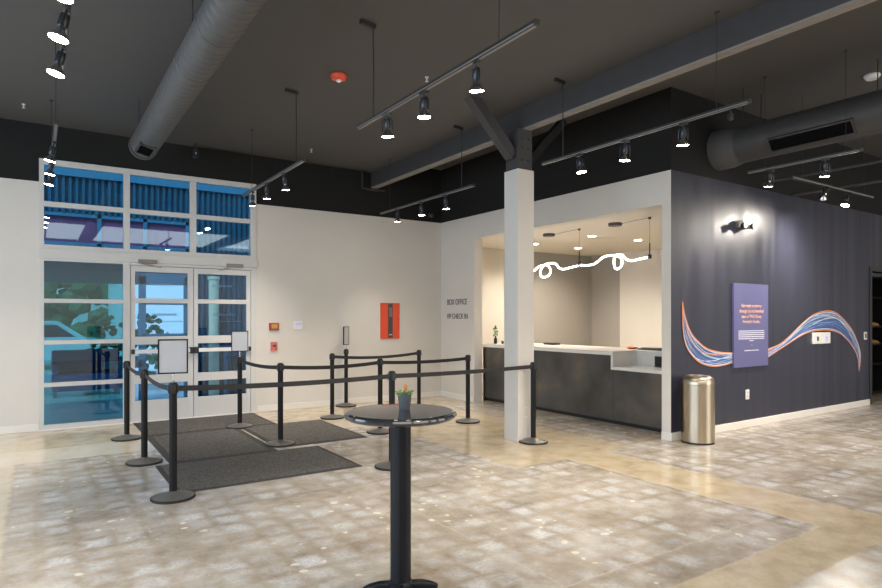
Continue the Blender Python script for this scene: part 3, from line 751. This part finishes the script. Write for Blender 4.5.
# ------------------------------------------------------------------ things on the walls
def text_mesh(name, body, font_h, width, loc, rot, m, parent, align='CENTER', ext=.002, bold=0):
    cu = bpy.data.curves.new('tmp_text', 'FONT'); cu.body = body; cu.align_x = align; cu.size = 1; cu.extrude = 0; cu.offset = bold
    tmp = bpy.data.objects.new('tmp_text', cu); C.objects.link(tmp)
    bpy.context.view_layer.update()
    me = bpy.data.meshes.new_from_object(tmp.evaluated_get(bpy.context.evaluated_depsgraph_get()))
    bpy.data.objects.remove(tmp)
    xs = [v.co.x for v in me.vertices]; ys = [v.co.y for v in me.vertices]
    sx = width/(max(xs)-min(xs)); sy = font_h/.72
    cx_ = (max(xs)+min(xs))/2 if align == 'CENTER' else min(xs)
    bm = bmesh.new(); bm.from_mesh(me)
    for v in bm.verts: v.co = Vector(((v.co.x-cx_)*sx, v.co.y*sy, 0))
    r = bmesh.ops.extrude_face_region(bm, geom=bm.faces[:])
    for v in r['geom']:
        if isinstance(v, bmesh.types.BMVert): v.co.z += ext
    bm.to_mesh(me); bm.free()
    me.materials.clear(); me.materials.append(m); me.name = name
    o = bpy.data.objects.new(name, me); C.objects.link(o); o.parent = parent
    o.location = loc; o.rotation_euler = rot
    return o
bo = empty('wall_lettering', (XW, 9.62, 1.895)); tag(bo, 'black BOX OFFICE lettering on the white wall', 'lettering')
text_mesh('letters', 'BOX OFFICE', .115, .66, (-.001, 0, -.055), (PI/2, 0, -PI/2), M['letter'], bo, ext=.004)
vo = empty('wall_lettering', (XW, 9.62, 1.62)); tag(vo, 'black VIP CHECK IN lettering below the BOX OFFICE words', 'lettering')
text_mesh('letters', 'VIP CHECK IN', .105, .70, (-.001, 0, -.055), (PI/2, 0, -PI/2), M['letter'], vo, ext=.004)
# info panel
ip = empty('info_panel', (8.645, YN, .878)); tag(ip, 'tall violet information board mounted on the navy wall over the wave graphic', 'sign')
MB().box(-.455, .455, -.03, 0, 0, 1.203, .002).build('board', M['purple'], ip, smooth=False)
for i, (tx, ww) in enumerate((('Get ready to journey', .53), ('through the first hundred', .64), ('years of Walt Disney', .53), ('Animation Studios.', .47))):
    text_mesh('headline', tx, .050, ww, (.0, -.0305, .862-i*.077), (PI/2, 0, 0), M['txt_o'], ip, ext=.001, bold=.003)
q = MB(); rr = random.Random(11)
for i in range(6):
    x = -.34+(0 if i < 5 else .29); xe = .34 if i < 5 else .05
    if i == 4: x, xe = -.34, .34
    while x < xe:
        w_ = min(rr.uniform(.018, .06), xe-x)
        if w_ > .006: q.box(x, x+w_, -.0315, -.030, .515-i*.028, .526-i*.028)
        x += w_+.009
x = -.19
while x < .19:
    w_ = min(rr.uniform(.02, .05), .19-x)
    if w_ > .006: q.box(x, x+w_, -.0315, -.030, .232, .243)
    x += w_+.008
q.box(-.02, .02, -.0315, -.030, .315, .318)
q.build('small_print', M['txt_w'], ip, smooth=False)
# wave mural
outer = [(7.03, 1.80), (7.035, 1.50), (7.08, 1.28), (7.20, 1.12), (7.42, .985), (7.70, .925), (7.98, .93), (8.25, .965), (8.60, .975), (8.90, .98), (9.141, 1.004), (9.45, 1.098), (9.771, 1.196), (10.104, 1.298), (10.50, 1.371), (11.025, 1.38), (11.41, 1.328), (11.695, 1.217), (11.929, 1.078), (12.109, .91), (12.2, .633)]
inner = [(7.03, 1.80), (7.09, 1.60), (7.20, 1.41), (7.36, 1.28), (7.58, 1.17), (7.82, 1.12), (8.02, 1.10), (8.25, 1.09), (8.60, 1.075), (8.90, 1.085), (9.141, 1.119), (9.495, 1.191), (9.818, 1.327), (10.153, 1.493), (10.502, 1.628), (10.918, 1.698), (11.30, 1.675), (11.70, 1.51), (12.00, 1.30), (12.245, .96), (12.2, .633)]
O_ = smooth_pts([(a, b_, 0) for a, b_ in outer], 6); I_ = smooth_pts([(a, b_, 0) for a, b_ in inner], 6)
wm = empty('wave_mural', (7.03, YN, 0)); tag(wm, 'blue and orange line wave graphic sweeping across the navy wall', 'mural')
def ribbon(fn, wd, y, m, name):
    q = MB(); P = [O_[i].lerp(I_[i], fn(i/(len(O_)-1))) for i in range(len(O_))]
    L_ = []
    for i, p in enumerate(P):
        a = P[max(i-1, 0)]; b_ = P[min(i+1, len(P)-1)]; t_ = (b_-a).normalized(); n = Vector((-t_.y, t_.x, 0))*wd/2
        L_.append([q.bm.verts.new((p.x+s*n.x-7.03, yy, p.y+s*n.y)) for s, yy in ((-1, -y), (1, -y), (1, -y+.0008), (-1, -y+.0008))])
    for u, v in zip(L_, L_[1:]):
        for k in range(4): q.bm.faces.new((u[k], u[(k+1) % 4], v[(k+1) % 4], v[k]))
    return q.build(name, m, wm, smooth=False)
q = MB(); L_ = []
for i, (a, b_) in enumerate(zip(O_, I_)):
    L_.append([q.bm.verts.new((p.x-7.03, yy, p.y)) for p, yy in ((a, -.0012), (b_, -.0012), (b_, -.0002), (a, -.0002))])
for u, v in zip(L_, L_[1:]):
    for k in range(4): q.bm.faces.new((u[k], u[(k+1) % 4], v[(k+1) % 4], v[k]))
q.build('blue_field', M['w_blue'], wm, smooth=False)
rr = random.Random(5); cyc = ['w_wh', 'w_cy', 'w_pi', 'w_wh', 'w_vi', 'w_cy', 'w_or', 'w_wh', 'w_vi']
for k in range(15):
    b0 = rr.random(); am = rr.uniform(.1, .45); fq = rr.uniform(.8, 2.6); ph_ = rr.uniform(0, 6.28)
    fn = (lambda b0, am, fq, ph_: lambda s: .03+.94*abs(((b0+am*math.sin(fq*PI*s*2+ph_))+10) % 2 - 1))(b0, am, fq, ph_)
    ribbon(fn, rr.choice((.005, .007, .010)), .0022+.0002*k, M[cyc[k % 9]], 'strand')
ribbon(lambda s: 0, .014, .0092, M['w_or'], 'orange_edge'); ribbon(lambda s: 1, .014, .0094, M['w_or'], 'orange_edge')
ribbon(lambda s: .07, .010, .0090, M['w_wh'], 'strand'); ribbon(lambda s: .93, .010, .0088, M['w_wh'], 'strand')
# sockets and switches
def plate(name, x0, x1, z0, z1, label, cat, m='offwhite', d=.012):
    r = empty(name, ((x0+x1)/2, YN, z0)); tag(r, label, cat)
    MB().box((x0-x1)/2, (x1-x0)/2, -d, 0, 0, z1-z0, .003).build('cover_plate', M[m], r, smooth=False)
    return r
r = plate('power_outlet', 8.53, 8.62, .405, .545, 'white power outlet low on the navy wall right of the bin', 'outlet')
for z in (.03, .085): MB().box(-.017, .017, -.014, -.012, z, z+.03, .0005).build('socket', M['paper'], r, smooth=False)
for x, tx in ((10.63, 'left'), (10.93, 'right')):
    r = plate('wall_control', x-.135, x+.135, 1.16, 1.345, tx+' one of two square white controls under the wave graphic', 'switch', d=.03)
    MB().box(-.03, .03, -.034, -.03, .05, .12).build('dial', M['darkgrey'] if tx == 'left' else M['lilac'], r, smooth=False)
r = plate('door_keypad', 12.40, 12.51, 1.19, 1.33, 'small white keypad on the wall next to the dark shop doorway', 'keypad')
MB().box(-.03, .03, -.015, -.012, .03, .11).build('key_field', M['darkgrey'], r, smooth=False)
# emergency light
e = empty('emergency_light', (8.41, YN, 2.87)); tag(e, 'dark twin head emergency light high on the navy wall', 'emergency light')
MB().poly([(-.13, 0, 0), (.13, 0, 0), (.13, -.05, 0), (.10, -.10, 0), (-.10, -.10, 0), (-.13, -.05, 0)], (0, 0, .10)).build('housing', M['alu_dark'], e, smooth=False)
for s in (-1, 1):
    MB().lathe([(.03, 0), (.045, .05), (.045, .06)], (s*.11, -.08, .025), 18, Matrix.Rotation(PI/2, 4, 'X')).build('lamp_head', M['black'], e)
# entrance wall devices
def wdev(name, x0, x1, z0, z1, d, m, label, cat):
    r = empty(name, ((x0+x1)/2, YB, z0)); tag(r, label, cat)
    MB().box((x0-x1)/2, (x1-x0)/2, -d, 0, 0, z1-z0, .006).build('housing', M[m], r, smooth=False); return r
r = wdev('fire_alarm_horn', 3.28, 3.445, 1.375, 1.50, .05, 'darkred', 'dark red alarm horn beside the doors, above the pull station', 'alarm')
MB().box(-.05, .05, -.056, -.05, .03, .10).build('horn_grille', M['yellow'], r, smooth=False)
r = wdev('fire_pull_station', 3.31, 3.42, 1.02, 1.175, .04, 'pinkred', 'faded red fire alarm pull station below the alarm horn', 'alarm')
MB().box(-.03, .03, -.052, -.04, .07, .11, .003).build('pull_handle', M['darkgrey'], r, smooth=False); MB().box(.015, .035, -.045, -.04, .03, .05).build('key_lock', M['black'], r, smooth=False)
r = wdev('thermostat', 3.715, 3.875, 1.375, 1.535, .03, 'offwhite', 'white thermostat with violet display right of the alarm horn', 'thermostat')
MB().box(-.05, .05, -.032, -.03, .09, .12).build('display', M['lilac'], r, smooth=False)
r = wdev('fire_cabinet', 5.415, 5.825, 1.185, 1.868, .03, 'red', 'red wall cabinet with dark central strip on the white wall', 'cabinet')
MB().box(-.05, .05, -.036, -.03, .02, .665).build('dark_window', M['darkgrey'], r, smooth=False)
MB().box(-.03, .035, -.038, -.036, .42, .60).build('instruction_card', M['alu_dark'], r, smooth=False)
MB().box(-.03, .035, -.039, -.036, .07, .085).build('handle', M['offwhite'], r, smooth=False)
MB().box(.165, .18, -.038, -.03, .36, .375).build('lock', M['black'], r, smooth=False)
q = MB().box(-.05, .05, -.05, 0, 0, .06, .004); q.lathe([(.028, 0), (.022, .05), (.001, .06)], (0, -.04, .01), 14, Matrix.Rotation(PI/2, 4, 'X'))
tag(q.build('security_camera', M['darkgrey'], None, (6.55, YB, 3.60)), 'small dark security camera on the black wall above the room corner', 'camera')

# ------------------------------------------------------------------ shop doorway at far right
struct(framebars('trim_5', [(12.62, 12.70, 0, 2.52), (12.70, 14.6, 2.44, 2.52), (14.52, 14.6, 0, 2.44)], YN-.02, YN+.16, M['black'], None), 'black metal frame of the shop doorway at the right edge', 'trim')
slab('wall_shop', 12.3, 15.6, 6.4, 6.5, 0, 3.0, 'black_wall', 'dark back wall inside the shop', 'wall')
slab('wall_shop_side', 12.2, 12.3, YN+.14, 6.5, 0, 3.0, 'black_wall', 'dark side wall inside the shop', 'wall')
slab('ceiling_shop', 12.2, 15.6, YN+.14, 6.5, 3.0, 3.1, 'black_wall', 'dark ceiling inside the shop', 'ceiling')
sh = empty('display_shelf', (12.95, 5.35, 0)); tag(sh, 'black shelving unit inside the shop doorway', 'shelf')
for z in (.05, .62, 1.02, 1.38, 1.98, 2.4): MB().box(0, 2.2, 0, .45, z, z+.03).build('shelf_board', M['black'], sh, smooth=False)
for x in (0, 2.17): MB().box(x, x+.03, 0, .45, 0, 2.43).build('side_panel', M['black'], sh, smooth=False)
MB().box(.03, 2.17, .43, .45, 0, 2.43).build('back_panel', M['toe'], sh, smooth=False)
def shoe0():
    r = empty('display_slipper', (0, 0, 0))
    MB().tube([(-.13, 0, .045), (-.05, 0, .05), (.05, 0, .045), (.14, 0, .03), (.17, 0, .025)], .04, 12, rad=[.042, .05, .045, .036, .012]).build('slipper_body', M['gold'], r)
    MB().box(-.16, .17, -.04, .04, 0, .012, .003).build('sole', M['trunk'], r, smooth=False)
    return r
s0 = shoe0(); first = True
sp = []
for z in (1.05, 1.41): sp += [(13.55, z), (13.95, z), (14.35, z)]
for i, (x, z) in enumerate(sp):
    s1 = s0 if i == 0 else copy_tree(s0)
    s1.location = (x, 5.5, z); s1.rotation_euler = (0, 0, -.9)
    tag(s1, 'ochre slipper shaped item, %s one on the %s visible shop shelf' % (('left', 'middle', 'right')[i % 3], 'lower' if z < 1.2 else 'upper'), 'slipper', 'ochre items on the shop shelves')
for x, z, tx in ((13.7, 2.01, 'top shelf'), ):
    tag(MB().lathe([(.09, 0), (.11, .05), (.10, .22), (.05, .27)], (x, 5.55, z), 20).build('display_pot', M['gold']), 'brown display vessel on the top shop shelf', 'vessel')

# ------------------------------------------------------------------ ducts
def duct(x, z, r, y0, y1, m, label, seams, spiral=True):
    d = empty('duct', (x, y0, z)); tag(d, label, 'duct')
    R_ = Matrix.Rotation(-PI/2, 4, 'X')
    L_ = y1-y0; prof = []
    yy = 0
    while yy < L_-.02:
        prof += [(r, yy), (r, yy+.10), (r+(.003 if spiral else .0006), yy+.106), (r, yy+.112)]; yy += .12
    prof += [(r, L_)]
    MB().lathe(prof, n=48, M=R_).build('duct_pipe', M[m], d)
    for s in seams:
        MB().lathe([(r+.002, s), (r+.010, s+.008), (r+.010, s+.03), (r+.002, s+.038)], n=48, M=R_).build('duct_collar', M[m], d)
    return d
d1 = duct(1.22, 3.95, .172, YF+.3, 9.1, 'duct', 'grey spiral duct under the ceiling pointing at the transom windows', (8.2, 8.9, 9.75, 10.6, 13.9))
R_ = Matrix.Rotation(-PI/2, 4, 'X')
MB().lathe([(.172, 9.1-(YF+.3)), (.176, 9.1-(YF+.3)+.01), (.165, 9.1-(YF+.3)+.02)], n=48, M=R_).build('end_cap', M['duct'], d1)
def grille(d, ang, y0, y1, r, h):
    # louvred face set into the pipe, facing angle ang in the X-Z plane (0 = straight down, positive towards -X)
    Rg = Matrix.Rotation(ang, 4, 'Y')
    fr_ = MB()
    for a, b_, c_, e_ in ((-h/2-.02, -h/2, y0-.02, y1+.02), (h/2, h/2+.02, y0-.02, y1+.02), (-h/2, h/2, y0-.02, y0), (-h/2, h/2, y1, y1+.02)):
        fr_.box(a, b_, c_, e_, -r-.018, -r+.05, 0, Rg)
    g_ = fr_.build('grille_frame', M['duct_dark'], d, smooth=False)
    MB().box(-h/2, h/2, y0, y1, -r-.008, -r+.045, 0, Rg).build('grille_recess', M['grille_black'], g_, smooth=False)
    q = MB(); y = y0+.02
    while y < y1:
        q.box(-h/2, h/2, y, y+.006, -r-.015, -r-.006, 0, Rg); y += .028
    q.build('louvre', M['grille_black'], g_, smooth=False)
o1 = YF+.3
grille(d1, math.radians(14), 8.52-o1, 8.93-o1, .172, .16)
d2 = duct(7.85, 3.90, .235, YF+.3, YN, 'duct_dark', 'large dark round duct running into the wall above the navy paint', (9.35,), False)
MB().lathe([(.235, 9.2), (.27, 9.35), (.27, 9.54)], n=48, M=R_).build('wall_sleeve', M['black_paint'], d2)
grille(d2, math.radians(52), 3.10-o1, 4.02-o1, .235, .15)
for x, y, i in ((7.62, 4.35, 0), (8.05, 4.35, 1), (7.62, 2.2, 2), (8.05, 3.0, 3)):
    MB().tube([(x-7.85, y-o1, .12), (x-7.85, y-o1, ZR-3.90)], .006, 6).build('hanger_rod', M['track'], d2)
for x in (1.05, 1.39):
    for y in (2.0, 5.2, 8.3): MB().tube([(x-1.22, y-o1, .05), (x-1.22, y-o1, ZL-3.95)], .004, 6).build('hanger_rod', M['track'], d1)
for x, y0, y1, z, tx in ((9.0, -4.5, YN, 3.60, 'lower right, just below the dark duct'), (9.9, -4.5, YN, 3.52, 'furthest right, behind the other one')):
    tag(MB().tube([(x, y0, z), (x, y1, z)], .022, 12).build('sprinkler_pipe', M['duct_dark']), 'thin dark pipe under the ceiling, '+tx, 'pipe', 'thin pipes under the ceiling')

# ------------------------------------------------------------------ track lighting
def track(x, y0, y1, zc, label, cabs, along='y', x1=None):
    r = empty('light_track', (x, y0, 3.43)); tag(r, label, 'light track', 'suspended lighting tracks')
    if along == 'y':
        L_ = y1-y0
        MB().box(-.018, .018, 0, L_, -.018, .018, .002).build('rail', M['track'], r, smooth=False)
        MB().box(-.0185, -.0175, .02, L_-.02, -.012, -.002).build('conductor_slot', M['track_face'], r, smooth=False)
        MB().box(-.010, .010, .02, L_-.02, -.0188, -.0178).build('conductor_slot', M['track_face'], r, smooth=False)
        for y, bent in cabs:
            pts = [(0, y-y0, .018), (.004, y-y0, .4), (0, y-y0, zc-3.43-(.03 if bent else 0))]
            MB().tube(pts, .006 if bent else .003, 8).build('suspension_cable', M['cable'], r)
            if bent:
                MB().bar((.02, y-y0, zc-3.43-.025), (-.14, y-y0-.02, zc-3.43-.02), .03, .04).build('ceiling_bracket', M['cable'], r, smooth=False)
            else: MB().lathe([(.02, zc-3.43-.012), (.024, zc-3.43)], (0, y-y0, 0), 12).build('ceiling_stud', M['cable'], r)
    else:
        MB().box(0, x1-x, -.018, .018, -.018, .018, .002).build('rail', M['track'], r, smooth=False)
        MB().box(.02, x1-x-.02, -.0188, -.0178, -.010, .004).build('conductor_slot', M['track_face'], r, smooth=False)
        for xx in (.3, x1-x-.3): MB().tube([(xx, 0, .018), (xx, 0, zc-3.43)], .003, 8).build('suspension_cable', M['cable'], r)
    return r
track(2.585, 2.79, 5.32, ZL, 'lighting track nearest the centre ceiling, left of the column brace', ((5.0, 1), (3.17, 0)))
track(2.585, 6.73, 9.25, ZL, 'lighting track meeting the top right corner of the transom window', ((7.0, 1), (8.8, 0)))
track(5.04, 6.72, 9.47, ZL, 'lighting track in front of the corner between the two white walls', ((7.02, 1), (9.13, 0)))
track(5.02, 2.80, 5.34, ZL, 'lighting track over the box office opening, right of the column', ((5.0, 1), (3.11, 0)))
track(7.49, 2.94, 4.22, ZR, 'short lighting track in front of the dark duct', ((3.1, 0), (4.0, 0)))
track(.15, 2.6, 5.30, ZL, 'lighting track at the top left edge of the picture', ((2.8, 0), (5.0, 0)))
track(.15, 6.73, 9.25, ZL, 'lighting track near the top left corner of the transom window', ((7.0, 0), (9.0, 0)))
track(8.2, 4.035, 0, ZR, 'lighting track parallel to the navy wall at the far right', (), 'x', 10.65)

h0 = None
def head(x, y, label, aim=(0, 0, -1), watts=60, rz=0.0, size=1.5, lit=True):
    """track spotlight: aim = direction of the beam"""
    global h0
    if h0 is None:
        h0 = empty('track_spotlight', (0, 0, 0))
        MB().box(-.016, .016, -.045, .045, -.022, 0, .003).build('track_adapter', M['black'], h0, smooth=False)
        MB().lathe([(.008, -.05), (.008, -.02)], n=12).build('swivel_stem', M['black'], h0)
        y_ = MB()
        for s in (-1, 1):
            y_.tube([(0, 0, -.048), (0, s*.035, -.052), (0, s*.052, -.075), (0, s*.052, -.17)], .006, 8)
        y_.build('yoke', M['can'], h0)
        MB().lathe([(.012, -.052), (.028, -.056), (.030, -.062), (.030, -.135), (.026, -.142)], n=24).build('lamp_socket', M['can'], h0)
        bu = MB().lathe([(.018, -.14), (.022, -.16), (.040, -.185), (.056, -.205), (.059, -.216), (.056, -.2185)], n=32, cap=False).build('reflector', M['reflector'], h0)
        MB().lathe([(.054, -.2165), (.050, -.222), (.02, -.226), (.001, -.227)], n=32).build('lamp_face', M['lamp'], bu)
        r = h0
    else: r = copy_tree(h0)
    r.location = (x, y, 3.412); r.scale = (.95, .95, .93)
    d = Vector(aim).normalized()
    qn = Vector((0, 0, -1)).rotation_difference(d)
    e_ = (qn.to_matrix() @ Matrix.Rotation(rz, 3, 'Z')).to_euler(); r.rotation_euler = e_
    tag(r, label, 'spotlight', 'track spotlights')
    if not any(c.type == 'LIGHT' for c in r.children):
        l = bpy.data.lights.new('spot_glow', 'SPOT'); l.energy = watts; l.color = (1, .91, .80); l.spot_size = size; l.spot_blend = .9; l.shadow_soft_size = .05
        o = bpy.data.objects.new('spot_glow', l); C.objects.link(o); o.parent = r; o.location = (0, 0, -.235)
    return r
_copy = copy_tree
def copy_tree(o, parent=None):          # lights are per lamp, never copied
    if o.type == 'LIGHT': return None
    c = o.copy(); C.objects.link(c)
    if parent is not None: c.parent = parent
    for ch in list(o.children): copy_tree(ch, c)
    return c
W = 92
head(2.585, 4.74, 'leftmost spotlight on the centre ceiling track', (.1, .1, -1), W, .6)
head(2.585, 4.12, 'middle spotlight on the centre ceiling track', (.05, .05, -1), W, .2)
head(2.585, 3.42, 'spotlight with visible black can, right end of the centre ceiling track', (.12, .15, -1), W, -.3)
head(2.585, 8.76, 'spotlight touching the transom window corner, farthest on its track', (.1, .35, -1), W)
head(2.585, 8.12, 'middle spotlight on the track beside the transom window', (.1, .3, -1), W)
head(2.585, 7.44, 'spotlight at the near end of the track beside the transom window', (.25, .3, -1), W)
head(5.04, 8.86, 'leftmost spotlight in front of the white room corner', (.1, .2, -1), W)
head(5.04, 8.12, 'middle spotlight in front of the white room corner', (.1, .05, -1), W)
head(5.04, 7.44, 'rightmost spotlight in front of the white room corner', (.15, .05, -1), W)
head(5.02, 4.75, 'spotlight just right of the column on the box office track', (.1, -.1, -1), W)
head(5.02, 4.11, 'middle spotlight on the track over the box office opening', (.05, .1, -1), W, .5)
head(5.02, 3.44, 'rightmost spotlight on the track over the box office opening', (.1, .1, -1), W)
head(7.49, 3.93, 'left spotlight on the short track under the dark duct', (.25, .25, -.9), 120, 0, 2.2)
head(7.49, 3.31, 'right spotlight on the short track under the dark duct', (.15, .1, -1), W)
head(.15, 3.60, 'topmost spotlight at the upper left, cut by the frame', (-.24, .0, -1), W)
head(.15, 4.15, 'spotlight at upper left, second from the top of the frame', (-.24, .0, -1), W)
head(.15, 4.76, 'spotlight at upper left, lowest of the three bright near ones', (-.24, .0, -1), W)
head(.15, 7.43, 'top one of the three spotlights at the transom window left corner', (-.2, .1, -1), W)
head(.15, 8.12, 'middle one of the three spotlights at the transom window left corner', (-.15, .1, -1), W)
head(.15, 8.76, 'bottom one of the three spotlights at the transom window left corner', (-.15, .1, -1), W)
head(9.15, 4.035, 'starry bright spotlight in front of the navy wall, left one', (.55, .45, -.6), 110, 0, 1.6)
head(9.85, 4.035, 'tilted spotlight in front of the navy wall, rightmost one', (-.35, .1, -.9), 230, 0, 3.0)

# small ceiling devices
sd = empty('smoke_detector', (2.81, 6.27, ZL)); tag(sd, 'red round alarm strobe on the ceiling above the entrance', 'alarm')
MB().lathe([(.09, 0), (.095, -.015), (.08, -.045), (.045, -.06)], n=32).build('housing', M['red'], sd); MB().lathe([(.03, -.058), (.022, -.078), (.001, -.082)], n=20).build('strobe_lens', M['offwhite'], sd)
for x, y, tx in ((-.14, 9.35, 'at the far left of the picture'), (3.66, 5.77, 'above the centre lighting track'), (3.68, 9.28, 'near the entrance wall')):
    r = empty('fire_sprinkler', (x, y, ZL)); tag(r, 'small pale sprinkler head on the dark ceiling '+tx, 'sprinkler', 'ceiling sprinkler heads')
    MB().lathe([(.022, 0), (.022, -.008), (.010, -.01), (.010, -.045), (.02, -.05), (.02, -.053)], n=16).build('sprinkler', M['alu'], r)
r = empty('ceiling_detector', (8.0, 3.0, 4.30)); 
r.location = (8.52, 3.237, ZR); tag(r, 'white round detector on the ceiling at the right edge', 'detector')
MB().lathe([(.085, 0), (.09, -.02), (.06, -.055)], n=28).build('housing', M['offwhite'], r)
sp_ = empty('hanging_camera', (2.05, 9.95, ZL)); tag(sp_, 'black hanging camera with bluish lens above the transom window', 'camera')
MB().tube([(0, 0, 0), (0, 0, -.09)], .008, 8).build('stem', M['black'], sp_)
MB().lathe([(.03, -.09), (.045, -.10), (.045, -.22), (.03, -.24)], n=20).build('housing', M['black'], sp_)
MB().lathe([(.014, 0), (.014, .006)], (.0, -.044, -.17), 12, Matrix.Rotation(PI/2, 4, 'X')).build('lens', M['w_wh'], sp_)
tag(MB().tube([(2.12, 10.1, 4.24), (2.05, 10.1, 4.27), (2.2, 10.1, 4.28), (5.1, 10.1, 4.28)], .012, 8).build('conduit', M['black_wall']), 'thin black conduit along the top of the entrance wall', 'conduit')
r = empty('mini_camera', (5.02, 2.98, 3.412)); tag(r, 'tiny unlit black fitting under the box office track right end', 'fitting')
MB().tube([(0, 0, 0), (0, 0, -.05)], .006, 8).build('stem', M['black'], r); MB().lathe([(.02, -.04), (.025, -.05), (.025, -.09), (.015, -.10)], n=16).build('body', M['black'], r)

# ------------------------------------------------------------------ light
def area(name, loc, rot, sx, sy, e_, col):
    l = bpy.data.lights.new(name, 'AREA'); l.shape = 'RECTANGLE'; l.size = sx; l.size_y = sy; l.energy = e_; l.color = col
    o = bpy.data.objects.new(name, l); C.objects.link(o); o.location = loc; o.rotation_euler = rot; return o
area('daylight_left_windows', (XL+.02, 3.2, 2.05), (0, -PI/2, 0), 2.8, 11, 250, (.60, .79, 1))
area('front_opening_fill', (10.75, YF+.02, 2.05), (PI/2, 0, 0), 5.4, 2.8, 130, (1, .96, .90))  # added warm fill from behind the camera, set in the front wall opening
area('hall_ceiling_fill', (1.5, -1.8, ZL-.05), (0, 0, 0), 8, 4, 260, (1, .93, .84))  # added fill panel under the unseen ceiling, not a known lamp
area('hall_ceiling_fill', (9.5, -1.5, ZL-.05), (0, 0, 0), 7, 4, 210, (1, .93, .84))  # second added fill panel, on the right side behind the camera
sun = bpy.data.lights.new('sun', 'SUN'); sun.energy = 2.2; sun.angle = .02; sun.color = (1, .96, .9)
so = bpy.data.objects.new('sun', sun); C.objects.link(so); so.rotation_euler = (math.radians(42), 0, math.radians(-40))
wd = bpy.data.worlds.new('world'); S.world = wd; wd.use_nodes = True
nt = wd.node_tree; bg = nt.nodes['Background']; bg.inputs[1].default_value = 1.3
tc = nt.nodes.new('ShaderNodeTexCoord'); sx = nt.nodes.new('ShaderNodeSeparateXYZ'); cr = nt.nodes.new('ShaderNodeValToRGB')
nt.links.new(tc.outputs['Generated'], sx.inputs[0]); nt.links.new(sx.outputs[2], cr.inputs[0]); nt.links.new(cr.outputs[0], bg.inputs[0])
cr.color_ramp.elements[0].color = (.85, .92, 1, 1); cr.color_ramp.elements[1].color = (.35, .55, .95, 1)

# ------------------------------------------------------------------ camera
cam = bpy.data.cameras.new('camera'); cam.sensor_width = 36; cam.lens = 605/882*36; cam.shift_y = (317-294)/882; cam.clip_start = .05
co_ = bpy.data.objects.new('camera', cam); C.objects.link(co_)
co_.location = (0, 0, 1.6); co_.rotation_euler = (PI/2, 0, -math.atan(404/605))
S.camera = co_
S.view_settings.view_transform = 'Standard'; S.view_settings.look = 'None'; S.view_settings.gamma = 1; S.view_settings.exposure = .57
S.view_settings.use_curve_mapping = False
